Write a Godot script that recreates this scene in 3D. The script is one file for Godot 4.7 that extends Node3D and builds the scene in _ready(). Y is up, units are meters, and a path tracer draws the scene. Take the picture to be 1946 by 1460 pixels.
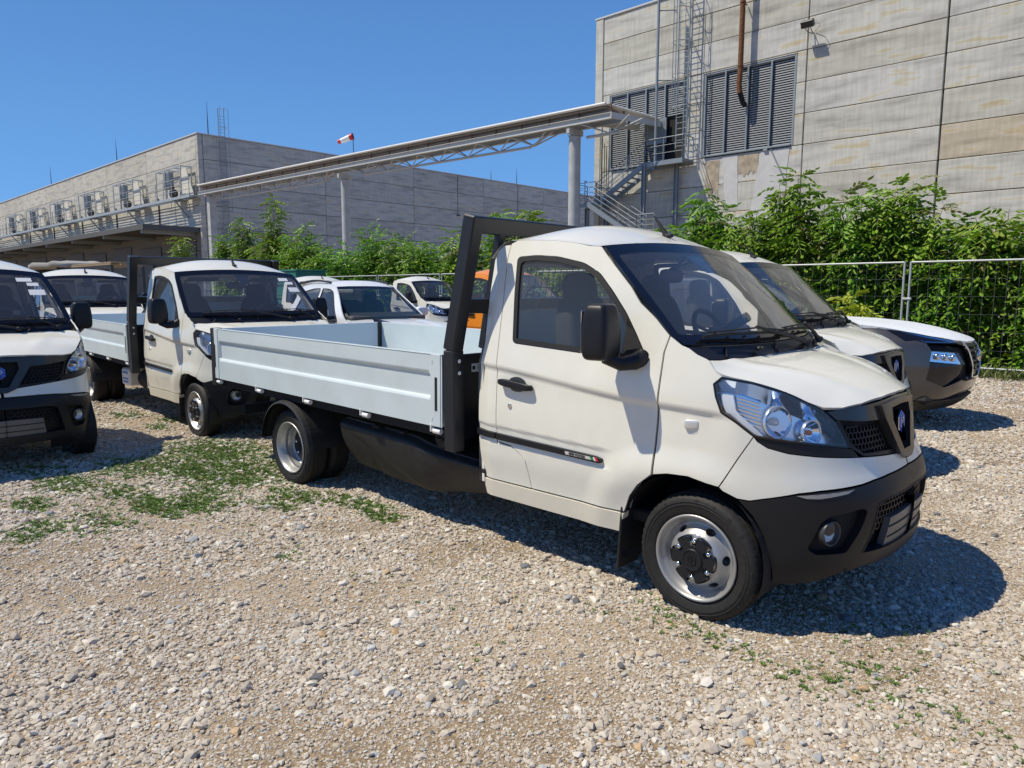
extends Node3D

# The yard is laid out on its own axes: +X is the way the trucks face, +Z the side the photographer stands on, Y up.
var M := {}
var used := {}
var rng := RandomNumberGenerator.new()

# ------------------------------------------------------------------ naming and tree helpers
func numbered(n: String) -> String:
	if not used.has(n):
		used[n] = 0
		return n
	used[n] += 1
	return "%s_%03d" % [n, used[n]]

func thing(called: String, label: String, category: String, at := Vector3.ZERO, turn := 0.0, group := "") -> Node3D:
	var o := Node3D.new()
	o.name = numbered(called)
	add_child(o)
	o.position = at
	o.rotation.y = turn
	tag(o, label, category, group)
	return o

func tag(o: Node, label: String, category := "", group := "", kind := "") -> void:
	if label: o.set_meta("label", label)
	if category: o.set_meta("category", category)
	if group: o.set_meta("group", group)
	if kind: o.set_meta("kind", kind)

func kid_name(parent: Node, n: String) -> String:
	if not parent.has_node(NodePath(n)): return n
	var i := 1
	while parent.has_node(NodePath("%s_%03d" % [n, i])): i += 1
	return "%s_%03d" % [n, i]

func obj(called: String, st, mat: Material, parent: Node = self) -> MeshInstance3D:
	var mi := MeshInstance3D.new()
	mi.mesh = st.commit() if st is SurfaceTool else st
	mi.name = numbered(called) if parent == self else kid_name(parent, called)
	if mat: mi.mesh.surface_set_material(0, mat)
	parent.add_child(mi, true)
	return mi

func copy_mesh(called: String, mesh: Mesh, parent: Node, xf: Transform3D) -> MeshInstance3D:
	var mi := MeshInstance3D.new()
	mi.mesh = mesh
	mi.name = numbered(called) if parent == self else called
	mi.transform = xf
	parent.add_child(mi, true)
	return mi

func dup(root: Node3D, label: String, at: Vector3, turn := 0.0, group := "") -> Node3D:
	var r: Node3D = root.duplicate()
	var base := str(root.name)
	if base.right(3).is_valid_int(): base = base.left(-4)
	r.name = numbered(base)
	add_child(r)
	r.position = at
	r.rotation = Vector3(0, turn, 0)
	tag(r, label, "", group)
	return r

func new_st() -> SurfaceTool:
	var st := SurfaceTool.new()
	st.begin(Mesh.PRIMITIVE_TRIANGLES)
	return st

# ------------------------------------------------------------------ mesh helpers
func tri(st: SurfaceTool, a: Vector3, b: Vector3, c: Vector3, na: Vector3, nb: Vector3, nc: Vector3) -> void:
	if (b - a).cross(c - a).dot(na + nb + nc) > 0.0:
		st.set_normal(na); st.add_vertex(a)
		st.set_normal(nc); st.add_vertex(c)
		st.set_normal(nb); st.add_vertex(b)
	else:
		st.set_normal(na); st.add_vertex(a)
		st.set_normal(nb); st.add_vertex(b)
		st.set_normal(nc); st.add_vertex(c)

func flat(st: SurfaceTool, a: Vector3, b: Vector3, c: Vector3, out: Vector3) -> void:
	var n := (b - a).cross(c - a).normalized()
	if n.dot(out) < 0.0: n = -n
	tri(st, a, b, c, n, n, n)

func quad(st: SurfaceTool, a: Vector3, b: Vector3, c: Vector3, d: Vector3, out: Vector3) -> void:
	flat(st, a, b, c, out)
	flat(st, a, c, d, out)

# a box with chamfered edges
func box(st: SurfaceTool, c: Vector3, s: Vector3, ch := 0.0, b := Basis()) -> void:
	var h := s * 0.5
	ch = minf(ch, minf(h.x, minf(h.y, h.z)) * 0.9)
	var k := Vector3(h.x - ch, h.y - ch, h.z - ch)
	for ax in 3:
		var ay := (ax + 1) % 3
		var az := (ax + 2) % 3
		for sg in [-1.0, 1.0]:
			var p: Array[Vector3] = []
			for q in [[-1, -1], [1, -1], [1, 1], [-1, 1]]:
				var v := Vector3.ZERO
				v[ax] = h[ax] * sg; v[ay] = k[ay] * q[0]; v[az] = k[az] * q[1]
				p.append(c + b * v)
			var n := Vector3.ZERO
			n[ax] = sg
			quad(st, p[0], p[1], p[2], p[3], b * n)
	if ch <= 0.0: return
	for ax in 3:
		var ay := (ax + 1) % 3
		var az := (ax + 2) % 3
		for sy in [-1.0, 1.0]:
			for sz in [-1.0, 1.0]:
				var p: Array[Vector3] = []
				for q in [[-1, 0], [1, 0], [1, 1], [-1, 1]]:
					var v := Vector3.ZERO
					v[ax] = k[ax] * q[0]
					v[ay] = (h[ay] if q[1] == 0 else k[ay]) * sy
					v[az] = (k[az] if q[1] == 0 else h[az]) * sz
					p.append(c + b * v)
				var n := Vector3.ZERO
				n[ay] = sy; n[az] = sz
				quad(st, p[0], p[1], p[2], p[3], b * n)
	for sx in [-1.0, 1.0]:
		for sy in [-1.0, 1.0]:
			for sz in [-1.0, 1.0]:
				flat(st, c + b * Vector3(h.x * sx, k.y * sy, k.z * sz), c + b * Vector3(k.x * sx, h.y * sy, k.z * sz), c + b * Vector3(k.x * sx, k.y * sy, h.z * sz), b * Vector3(sx, sy, sz))

func bar(st: SurfaceTool, a: Vector3, b: Vector3, w: float, h: float, ch := 0.0, up := Vector3.UP) -> void:
	var d := b - a
	var x := d.normalized()
	if absf(x.dot(up)) > 0.99: up = Vector3.RIGHT
	var z := x.cross(up).normalized()
	var y := z.cross(x)
	box(st, (a + b) * 0.5, Vector3(d.length(), h, w), ch, Basis(x, y, z))

func tube(st: SurfaceTool, pts: Array, r, sides := 8, caps := true) -> void:
	var n := pts.size()
	var rings: Array = []
	var t0: Vector3 = (pts[1] - pts[0]).normalized()
	var u := t0.cross(Vector3.UP if absf(t0.y) < 0.9 else Vector3.RIGHT).normalized()
	for i in n:
		var t: Vector3 = (pts[mini(i + 1, n - 1)] - pts[maxi(i - 1, 0)]).normalized()
		u = (u - t * u.dot(t)).normalized()
		var v := t.cross(u)
		var rr: float = r[i] if r is Array else r
		var ring := []
		for k in sides:
			var a := TAU * k / sides
			var d := u * cos(a) + v * sin(a)
			ring.append([pts[i] + d * rr, d])
		rings.append(ring)
	for i in n - 1:
		for k in sides:
			var a = rings[i][k]; var b = rings[i][(k + 1) % sides]
			var c = rings[i + 1][(k + 1) % sides]; var d = rings[i + 1][k]
			tri(st, a[0], b[0], c[0], a[1], b[1], c[1])
			tri(st, a[0], c[0], d[0], a[1], c[1], d[1])
	if caps:
		for e in [0, n - 1]:
			var dir: Vector3 = (pts[0] - pts[1]) if e == 0 else (pts[n - 1] - pts[n - 2])
			for k in range(1, sides - 1):
				flat(st, rings[e][0][0], rings[e][k][0], rings[e][k + 1][0], dir)

# profile of (radius, along) turned round an axis; smooth inside runs, hard where marked by a repeated point
func lathe(st: SurfaceTool, prof: Array, seg: int, xf: Transform3D, wob = null) -> void:
	var m := prof.size()
	var nr: Array[Vector2] = []
	for i in m:
		var a: Vector2 = prof[maxi(i - 1, 0)]
		var b: Vector2 = prof[mini(i + 1, m - 1)]
		if i > 0 and prof[i].is_equal_approx(prof[i - 1]): a = prof[i]
		if i < m - 1 and prof[i].is_equal_approx(prof[i + 1]): b = prof[i]
		var d := (b - a).normalized()
		nr.append(Vector2(d.y, -d.x))
	for k in seg:
		var a0 := TAU * k / seg
		var a1 := TAU * (k + 1) / seg
		for i in m - 1:
			if prof[i].is_equal_approx(prof[i + 1]): continue
			var q := []
			for e in [[i, a0, k], [i + 1, a0, k], [i + 1, a1, k + 1], [i, a1, k + 1]]:
				var p: Vector2 = prof[e[0]]
				var rr: float = p.x
				if wob != null: rr += wob.call(e[0], e[2] % seg)
				var nn: Vector2 = nr[e[0]]
				q.append([xf * Vector3(rr * cos(e[1]), rr * sin(e[1]), p.y), xf.basis * Vector3(nn.x * cos(e[1]), nn.x * sin(e[1]), nn.y)])
			tri(st, q[0][0], q[1][0], q[2][0], q[0][1], q[1][1], q[2][1])
			tri(st, q[0][0], q[2][0], q[3][0], q[0][1], q[2][1], q[3][1])

# flat polygon pushed along its third axis
func prism(st: SurfaceTool, poly: PackedVector2Array, xf: Transform3D, depth: float, ch := 0.0) -> void:
	var top := poly
	if ch > 0.0:
		var o := Geometry2D.offset_polygon(poly, -ch)
		if o.size() == 1 and o[0].size() >= 3: top = o[0]
		else: ch = 0.0
	var idx := Geometry2D.triangulate_polygon(top)
	var zt := Vector3(0, 0, depth)
	for i in range(0, idx.size(), 3):
		var a := top[idx[i]]; var b := top[idx[i + 1]]; var c := top[idx[i + 2]]
		flat(st, xf * (Vector3(a.x, a.y, 0) + zt), xf * (Vector3(b.x, b.y, 0) + zt), xf * (Vector3(c.x, c.y, 0) + zt), xf.basis.z)
	idx = Geometry2D.triangulate_polygon(poly)
	for i in range(0, idx.size(), 3):
		var a := poly[idx[i]]; var b := poly[idx[i + 1]]; var c := poly[idx[i + 2]]
		flat(st, xf * Vector3(a.x, a.y, 0), xf * Vector3(b.x, b.y, 0), xf * Vector3(c.x, c.y, 0), -xf.basis.z)
	var cw := Geometry2D.is_polygon_clockwise(poly)
	var dz := depth - ch
	for i in poly.size():
		var a := poly[i]; var b := poly[(i + 1) % poly.size()]
		var e := (b - a).orthogonal() * (1.0 if cw else -1.0)
		var o3 := xf.basis * Vector3(-e.x, -e.y, 0)
		var test := (a + b) * 0.5 + e.normalized() * 1e-4
		if not Geometry2D.is_point_in_polygon(test, poly): o3 = -o3
		quad(st, xf * Vector3(a.x, a.y, 0), xf * Vector3(b.x, b.y, 0), xf * Vector3(b.x, b.y, dz), xf * Vector3(a.x, a.y, dz), o3)
		if ch > 0.0 and top.size() == poly.size():
			var best := 0
			for k in top.size():
				if top[k].distance_to(a) < top[best].distance_to(a): best = k
			var best2 := 0
			for k in top.size():
				if top[k].distance_to(b) < top[best2].distance_to(b): best2 = k
			quad(st, xf * Vector3(a.x, a.y, dz), xf * Vector3(b.x, b.y, dz), xf * Vector3(top[best2].x, top[best2].y, depth), xf * Vector3(top[best].x, top[best].y, depth), o3 + xf.basis.z * o3.length())

# rounded solid: superellipsoid of half sizes h
func blob(st: SurfaceTool, c: Vector3, h: Vector3, e := 0.4, b := Basis(), nu := 28, nv := 16, shape = null) -> void:
	var pw := func(x: float, p: float) -> float: return signf(x) * pow(absf(x), p)
	var at := func(i: int, j: int) -> Vector3:
		var a := TAU * i / nu
		var t := -PI / 2 + PI * j / nv
		var v := Vector3(pw.call(cos(t), e) * pw.call(cos(a), e), pw.call(sin(t), e), pw.call(cos(t), e) * pw.call(sin(a), e)) * h
		if shape != null: v = shape.call(v)
		return v
	var P := []
	for i in nu + 1:
		var row := []
		for j in nv + 1: row.append(at.call(i % nu, j))
		P.append(row)
	for i in nu:
		for j in nv:
			var q := []
			for d in [[i, j], [i + 1, j], [i + 1, j + 1], [i, j + 1]]:
				var ii: int = d[0] % nu; var jj: int = d[1]
				var du: Vector3 = P[(ii + 1) % nu][jj] - P[(ii + nu - 1) % nu][jj]
				var dv: Vector3 = P[ii][mini(jj + 1, nv)] - P[ii][maxi(jj - 1, 0)]
				var n := du.cross(dv)
				if n.length() < 1e-9: n = Vector3(0, -1 if jj == 0 else 1, 0)
				n = n.normalized()
				if n.dot(P[ii][jj]) < 0: n = -n
				q.append([c + b * P[ii][jj], b * n])
			if j > 0: tri(st, q[0][0], q[1][0], q[2][0], q[0][1], q[1][1], q[2][1])
			if j < nv - 1: tri(st, q[0][0], q[2][0], q[3][0], q[0][1], q[2][1], q[3][1])
			elif j == nv - 1: tri(st, q[0][0], q[1][0], q[2][0], q[0][1], q[1][1], q[2][1])

func v2(a: Array) -> PackedVector2Array:
	var p := PackedVector2Array()
	for i in range(0, a.size(), 2): p.append(Vector2(a[i], a[i + 1]))
	return p

func grown(p: PackedVector2Array, d: float) -> PackedVector2Array:
	var o := Geometry2D.offset_polygon(p, d, Geometry2D.JOIN_MITER)
	if o.is_empty(): return p
	var best := o[0]
	for q in o:
		if q.size() > best.size(): best = q
	return best

func rounded(p: PackedVector2Array, r: float) -> PackedVector2Array:
	var o := PackedVector2Array()
	var n := p.size()
	for i in n:
		var a := p[(i + n - 1) % n]; var b := p[i]; var c := p[(i + 1) % n]
		var d := minf(r, minf(a.distance_to(b), c.distance_to(b)) * 0.45)
		var s := b + (a - b).normalized() * d
		var e := b + (c - b).normalized() * d
		for k in 5:
			var t := k / 4.0
			o.append(s.lerp(b, t).lerp(b.lerp(e, t), t))
	return o

func normal_at(f: Callable, p: Vector2, s: float) -> Vector3:
	var e := 0.003
	var du: Vector3 = f.call(p.x + e, p.y) - f.call(p.x - e, p.y)
	var dv: Vector3 = f.call(p.x, p.y + e) - f.call(p.x, p.y - e)
	return (du.cross(dv) * s).normalized()

# a sheet cut to an outline (with holes) on a curved surface f(u, v): off metres outside it, edges turned in by lip; side 1 right, -1 left, 0 both
func panel(st: SurfaceTool, outline: PackedVector2Array, holes: Array, f: Callable, sgn: float, cell: float, off := 0.0, lip := 0.012, side := 1) -> void:
	# on a hull the mesh runs evenly along the curve of the nose
	var hull: Hull = null
	if f.get_method() in [&"cab_at", &"cab_belt_at", &"lamp_at"]: hull = cab
	elif f.get_method() == &"car_at": hull = car
	if hull:
		outline = hull.even(outline)
		var hh := []
		for h in holes: hh.append(hull.even(h))
		holes = hh
		var raw := f
		f = func(u: float, v: float) -> Vector3: return raw.call(hull.uneven(u), v)
	var box2 := Rect2(outline[0], Vector2.ZERO)
	for p in outline: box2 = box2.expand(p)
	var corner := (box2.position / cell).floor() * cell
	var nx := int(ceil((box2.end.x - corner.x) / cell)); var ny := int(ceil((box2.end.y - corner.y) / cell))
	var memo := {}
	var look := func(p: Vector2) -> Array:
		var k := Vector2i(roundi(p.x * 20000), roundi(p.y * 20000))
		if not memo.has(k):
			var n := normal_at(f, p, sgn)
			memo[k] = [f.call(p.x, p.y) + n * off, n]
		return memo[k]
	var flips := [1.0] if side == 1 else ([-1.0] if side == -1 else [1.0, -1.0])
	var put := func(a: Array, b: Array, c: Array) -> void:
		for s in flips:
			var m := Vector3(1, 1, s)
			tri(st, a[0] * m, b[0] * m, c[0] * m, a[1] * m, b[1] * m, c[1] * m)
	for i in nx:
		for j in ny:
			var o := corner + Vector2(i, j) * cell
			var sq := PackedVector2Array([o, o + Vector2(cell, 0), o + Vector2(cell, cell), o + Vector2(0, cell)])
			var bits: Array = Geometry2D.intersect_polygons(sq, outline)
			for h in holes:
				var left := []
				for b in bits:
					for c in Geometry2D.clip_polygons(b, h):
						if not Geometry2D.is_polygon_clockwise(c): left.append(c)
				bits = left
			for b in bits:
				if b.size() == 4 and absf(b[0].distance_to(b[2]) - cell * 1.41421) < 1e-4 and absf(b[1].distance_to(b[3]) - cell * 1.41421) < 1e-4:
					put.call(look.call(b[0]), look.call(b[1]), look.call(b[2]))
					put.call(look.call(b[0]), look.call(b[2]), look.call(b[3]))
					continue
				var idx := Geometry2D.triangulate_polygon(b)
				for k in range(0, idx.size(), 3):
					put.call(look.call(b[idx[k]]), look.call(b[idx[k + 1]]), look.call(b[idx[k + 2]]))
	if lip == 0.0: return
	for loop in [outline] + holes:
		var n: int = loop.size()
		for i in n:
			var a: Vector2 = loop[i]; var b: Vector2 = loop[(i + 1) % n]
			var parts := maxi(1, int(ceil(a.distance_to(b) / cell)))
			var e := (b - a).orthogonal().normalized() * 0.002
			var mid := (a + b) * 0.5 + e
			var inside := Geometry2D.is_point_in_polygon(mid, outline)
			if inside:
				for h in holes:
					if Geometry2D.is_point_in_polygon(mid, h): inside = false
			if inside: e = -e
			for k in parts:
				var p := a.lerp(b, float(k) / parts); var q := a.lerp(b, float(k + 1) / parts)
				var P = look.call(p); var Q = look.call(q)
				var on: Vector3 = (f.call(p.x + e.x, p.y + e.y) - f.call(p.x, p.y)).normalized()
				var r := 0.25 * absf(lip)
				for s in flips:
					var m := Vector3(1, 1, s)
					var i0: Vector3 = P[0] - P[1] * lip; var i1: Vector3 = Q[0] - Q[1] * lip
					tri(st, P[0] * m, Q[0] * m, i1 * m, on * m, on * m, on * m)
					tri(st, P[0] * m, i1 * m, i0 * m, on * m, on * m, on * m)

# ------------------------------------------------------------------ materials
var font := SystemFont.new()

func mat(c: Color, rough := 0.6, metal := 0.0) -> StandardMaterial3D:
	var m := StandardMaterial3D.new()
	m.albedo_color = c.linear_to_srgb()
	m.albedo_color.a = c.a
	m.roughness = rough
	m.metallic = metal
	return m

func noise(freq: float, oct := 4, kind := FastNoiseLite.TYPE_SIMPLEX_SMOOTH, sd := 1) -> FastNoiseLite:
	var n := FastNoiseLite.new()
	n.noise_type = kind
	n.frequency = freq
	n.fractal_octaves = oct
	n.seed = sd
	return n

func tex_of(size: int, f: Callable) -> ImageTexture:
	var im := Image.create(size, size, false, Image.FORMAT_RGB8)
	for y in size:
		for x in size: im.set_pixel(x, y, f.call(float(x) / size, float(y) / size))
	return ImageTexture.create_from_image(im)

func noise_tex(size: int, freq: float, lo: Color, hi: Color, oct := 5, sd := 1, kind := FastNoiseLite.TYPE_SIMPLEX_SMOOTH, mid := 0.5, sharp := 1.0) -> NoiseTexture2D:
	var t := NoiseTexture2D.new()
	t.width = size; t.height = size
	t.seamless = true
	t.noise = noise(freq, oct, kind, sd)
	var g := Gradient.new()
	g.set_color(0, lo); g.set_color(1, hi)
	g.set_offset(0, clampf(mid - 0.5 / sharp, 0, 1)); g.set_offset(1, clampf(mid + 0.5 / sharp, 0, 1))
	t.color_ramp = g
	return t

func tri_map(m: StandardMaterial3D, scale: float, world := false) -> StandardMaterial3D:
	m.uv1_triplanar = true
	m.uv1_world_triplanar = world
	m.uv1_scale = Vector3.ONE * scale
	return m

func paint_of(c: Color) -> StandardMaterial3D:
	var m := mat(c, 0.5)
	m.clearcoat_enabled = true
	m.clearcoat = 0.75
	m.clearcoat_roughness = 0.05
	m.albedo_texture = noise_tex(512, 0.012, Color(.975, .973, .968), Color(1, 1, 1), 6, 7)
	m.roughness_texture = noise_tex(256, 0.02, Color(.7, .7, .7), Color(1, 1, 1), 5, 9)
	return tri_map(m, 0.9)

func make_materials() -> void:
	font.font_names = PackedStringArray(["Droid Sans"])
	M.ivory = paint_of(Color(.79, .775, .69))
	M.sill = paint_of(Color(.70, .665, .56))
	M.sill.clearcoat = .3
	M.orange = paint_of(Color(.86, .27, .01))
	M.suv_white = paint_of(Color(.80, .82, .84))
	M.suv_grey = paint_of(Color(.085, .080, .078))
	M.suv_grey.clearcoat = 1.0
	M.suv_grey.metallic = 0.5
	M.suv_grey.roughness = 0.35
	M.plastic = mat(Color(.014, .0145, .0175), .46)
	M.plastic.roughness_texture = noise_tex(256, .03, Color(.75, .75, .75), Color(1, 1, 1), 5, 3)
	tri_map(M.plastic, 2.0)
	M.plastic.metallic_specular = .38
	M.plastic2 = mat(Color(.024, .024, .026), .55)
	M.plastic2.albedo_texture = noise_tex(512, .02, Color(.62, .6, .58), Color(1, 1, 1), 6, 13)
	tri_map(M.plastic2, 1.3)
	M.recess = mat(Color(.04, .041, .045), .4)
	M.rubber = mat(Color(.012, .012, .013), .65)
	M.dark = mat(Color(.008, .008, .009), .8)
	M.black = mat(Color(.013, .014, .017), .42)
	M.frit = mat(Color(.007, .007, .009), .12)
	M.tyre = mat(Color(.021, .020, .019), .7)
	M.tyre.albedo_texture = noise_tex(512, .02, Color(.6, .58, .55), Color(1, 1, 1), 6, 23)
	tri_map(M.tyre, 3.0)
	M.steel = mat(Color(.43, .43, .425), .42, .65)
	M.guide = mat(Color(.72, .76, .82), .15)
	M.chrome = mat(Color(.75, .76, .78), .12, 1.0)
	M.mirror = mat(Color(.80, .88, .98), .08, 1.0)
	M.gloss = mat(Color(.045, .043, .043), .14, .25)
	M.silver2 = mat(Color(.72, .82, .97), .24, .85)
	M.dockdoor = mat(Color(.09, .09, .09), .6)  # dark tone standing in for the shade under the canopy
	M.silver = mat(Color(.72, .72, .70), .3, .4)
	M.alu = mat(Color(.60, .68, .70), .42, .0)
	M.alu.clearcoat_enabled = true
	M.alu.clearcoat = .25
	M.alu.clearcoat_roughness = .25
	M.alu.albedo_texture = noise_tex(512, .006, Color(.955, .955, .95), Color(1, 1, 1), 6, 91)
	tri_map(M.alu, .8)
	M.alu2 = mat(Color(.54, .62, .66), .5, .0)
	M.glass = mat(Color(.26, .28, .30, .11), .01)
	M.glass.transparency = BaseMaterial3D.TRANSPARENCY_ALPHA
	M.lens = mat(Color(.8, .85, .95, .03), .01)
	M.lens.transparency = BaseMaterial3D.TRANSPARENCY_ALPHA
	M.strip = mat(Color(.30, .29, .27), .2)
	M.plate = mat(Color(.13, .125, .12), .4)
	M.white = mat(Color(.80, .80, .79), .45)
	M.green = mat(Color(.01, .20, .09), .4)
	M.red = mat(Color(.55, .02, .02), .4)
	M.amber = mat(Color(.75, .16, .01), .3)
	M.blue = mat(Color(.015, .09, .46), .4)
	M.blue2 = mat(Color(.12, .22, .42), .5)
	M.cloth = mat(Color(.022, .024, .028), .9)
	M.cabin = mat(Color(.045, .046, .048), .6)
	M.lining = mat(Color(.27, .275, .275), .8)
	M.darkwall = mat(Color(.15, .15, .148), .9)  # concrete with the canopy's shade put into its colour
	M.galv = mat(Color(.27, .305, .335), .5, .35)
	M.wire = mat(Color(.20, .21, .21), .6, .3)
	M.galv2 = mat(Color(.46, .48, .48), .5, .3)
	M.slat = mat(Color(.30, .32, .335), .5, .2)
	M.sheet = mat(Color(.55, .56, .56), .5, .1)
	M.darksheet = mat(Color(.10, .10, .10), .7)
	M.pane = mat(Color(.25, .30, .34), .08, .3)
	M.signgreen = mat(Color(.10, .50, .25), .4)
	M.filler = mat(Color(.60, .60, .60), .9)
	M.filler.albedo_texture = noise_tex(256, .012, Color(.93, .93, .93), Color(1, 1, 1), 5, 63)
	tri_map(M.filler, .5)
	M.stain = mat(Color(.52, .44, .33), .95)
	M.stain.albedo_texture = noise_tex(256, .02, Color(.75, .75, .75), Color(1, 1, 1), 5, 64)
	tri_map(M.stain, .4)
	M.rust = mat(Color(.30, .13, .05), .85)
	M.rust.albedo_texture = noise_tex(512, .02, Color(.45, .40, .38), Color(1, 1, 1), 6, 65)
	tri_map(M.rust, .8)
	M.rustlight = mat(Color(.30, .275, .25), .8)
	M.rustdark = mat(Color(.16, .06, .04), .8)
	M.cover = mat(Color(.70, .70, .68), .5)
	M.bridge = mat(Color(.50, .515, .51), .6)
	M.column = mat(Color(.52, .54, .55), .7)
	M.column.albedo_texture = noise_tex(256, .02, Color(.85, .85, .84), Color(1, 1, 1), 5, 66)
	tri_map(M.column, .25)
	M.cast = mat(Color(.30, .295, .28), .95)
	M.cream = mat(Color(.68, .65, .56), .7)
	M.bark = mat(Color(.10, .085, .05), .9)
	M.leaf = mat(Color(1, 1, 1), .5)
	M.leaf.vertex_color_use_as_albedo = true
	M.leaf.backlight_enabled = true
	M.leaf.backlight = Color(.62, .72, .28)
	M.stone = mat(Color(1, 1, 1), .92)
	M.stone.vertex_color_use_as_albedo = true
	M.wood = mat(Color(.42, .33, .22), .8)
	M.wood.albedo_texture = noise_tex(256, .03, Color(.7, .68, .65), Color(1, 1, 1), 5, 67)
	tri_map(M.wood, 1.5)
	M.teal = mat(Color(.02, .16, .13), .6)
	M.film = mat(Color(.74, .77, .80), .38)
	M.film.normal_enabled = true
	M.film.normal_scale = .35
	var ft := noise_tex(512, .018, Color(0, 0, 0), Color(1, 1, 1), 4, 71)
	ft.as_normal_map = true
	ft.bump_strength = 6.0
	M.film.normal_texture = ft
	tri_map(M.film, 1.4)

# ------------------------------------------------------------------ a vehicle's side and nose as one surface: u runs forward along the side, then round to the middle of the nose
class Hull:
	var wt: PackedVector2Array
	var xn: PackedVector2Array
	var x1 := 3.05
	var n := 3.0
	var m := 2.8
	var us := 0.9
	var crease = null
	static func tab(t: PackedVector2Array, y: float) -> float:
		if y <= t[0].x: return t[0].y
		for i in range(1, t.size()):
			if y <= t[i].x:
				var k := (y - t[i - 1].x) / (t[i].x - t[i - 1].x)
				return lerpf(t[i - 1].y, t[i].y, k)
		return t[t.size() - 1].y
	static func soft(t: PackedVector2Array, y: float, w := 0.022) -> float:
		return (tab(t, y - 3 * w) + 2 * tab(t, y - 2 * w) + 3 * tab(t, y - w) + 4 * tab(t, y) + 3 * tab(t, y + w) + 2 * tab(t, y + 2 * w) + tab(t, y + 3 * w)) / 16.0
	# along the nose: even steps w in 0..1 against the turn s in 0..1 of the outline's angle
	func turn_of(w: float) -> float:
		var p := pow(w, n * .5); var q := pow(1.0 - w, m * .5)
		return p / (p + q)
	const EV := 1.2
	func uneven(u: float) -> float:
		if u <= x1: return u
		var w := (u - x1) / EV
		var s := turn_of(w) if w < 1.0 else 2.0 - turn_of(minf(2.0 - w, 1.0))
		return x1 + us * s * PI * .5
	func even(p: PackedVector2Array) -> PackedVector2Array:
		var o := PackedVector2Array()
		for v in p:
			if v.x <= x1:
				o.append(v)
				continue
			var s := (v.x - x1) / us / (PI * .5)
			var lo := 0.0; var hi := 1.0
			for k in 26:
				var w := (lo + hi) * .5
				if turn_of(w) < s: lo = w
				else: hi = w
			o.append(Vector2(x1 + EV * minf(lo, .99999), v.y))
		return o
	func at(u: float, y: float) -> Vector3:
		var w := soft(wt, y)
		if crease != null: w += crease.call(u, y)
		if u <= x1: return Vector3(u, y, w)
		var th := (u - x1) / us
		var a := soft(xn, y) - x1
		var c := cos(th)
		return Vector3(x1 + a * pow(maxf(sin(th), 0.0), 2.0 / n), y, w * signf(c) * pow(absf(c), 2.0 / m))

var cab := Hull.new()

func belt(u: float) -> float:
	return 1.114 - 0.122 * smoothstep(1.7, 3.35, u) - 0.012 * smoothstep(3.1, 3.5, u)

func cab_crease(u: float, y: float) -> float:
	# shoulder: a stepped line along the door and wing, then a soft roll back out
	var d := belt(u) - y
	var o := 0.0
	if d > 0.0: o -= 0.014 * clampf(d / 0.026, 0.0, 1.0) * (1.0 - smoothstep(0.05, 0.36, d))
	o *= 1.0 - smoothstep(3.25, 3.42, u)
	# pressed channel that the rubbing strip lies in
	var ch := y - (.712 - .026 * (u - 1.94) / .9)
	o -= .007 * smoothstep(.055, .03, ch) * smoothstep(-.055, -.03, ch) * smoothstep(2.92, 2.82, u)
	# lower door rolls under
	o -= 0.010 * smoothstep(0.60, 0.43, y)
	# wheel arch flare
	var ra := Vector2(u - 3.19, y - 0.30).length()
	if y > 0.3: o += 0.012 * (1.0 - smoothstep(0.0, 0.13, absf(ra - 0.39))) * (1.0 - smoothstep(3.2, 3.5, u))
	# the cab tucks in behind
	o -= 0.022 * smoothstep(2.05, 1.94, u)
	return o

func cab_at(u: float, y: float) -> Vector3:
	return cab.at(u, y)

func cab_belt_at(u: float, v: float) -> Vector3:
	return cab.at(u, v + belt(u))

# outline points measured from the shoulder line, so that the mesh runs along it
func from_belt(p: PackedVector2Array) -> PackedVector2Array:
	var o := PackedVector2Array()
	for i in p.size():
		var a := p[i]; var b := p[(i + 1) % p.size()]
		var n := maxi(1, int(a.distance_to(b) / 0.08))
		for k in n:
			var q := a.lerp(b, float(k) / n)
			o.append(Vector2(q.x, q.y - belt(q.x)))
	return o

func screen_at(z: float, y: float) -> Vector3:
	var b := (1.776 - y)
	return Vector3(2.79 + b * 1.077 + 0.02 * sin(PI * clampf(b / 0.56, 0, 1)) - 0.108 * pow(absf(z) / 0.75, 2.2), y, z)

var hood_c := v2([3.30, 1.217, 3.41, 1.20, 3.55, 1.176, 3.69, 1.145, 3.80, 1.112, 3.86, 1.087, 3.90, 1.066, 3.93, 1.047, 3.95, 1.03])
var hood_k := v2([3.30, 0.0, 3.33, 0.0, 3.44, 0.088, 3.57, 0.086, 3.69, 0.135, 3.76, 0.2, 3.81, 0.3, 3.9, 0.35, 3.95, 0.38])
func hood_at(x: float, z: float) -> Vector3:
	var az := absf(z)
	var y := Hull.soft(hood_c, x) - Hull.soft(hood_k, x) * pow(az, 2.2)
	# two long creases rising from the grille
	var zc := 0.24 + 0.30 * clampf((3.93 - x) / 0.55, 0, 1)
	y += 0.007 * (1.0 - smoothstep(0.0, 0.10, absf(az - zc))) * smoothstep(3.93, 3.7, x)
	return Vector3(x, y, z)

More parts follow.
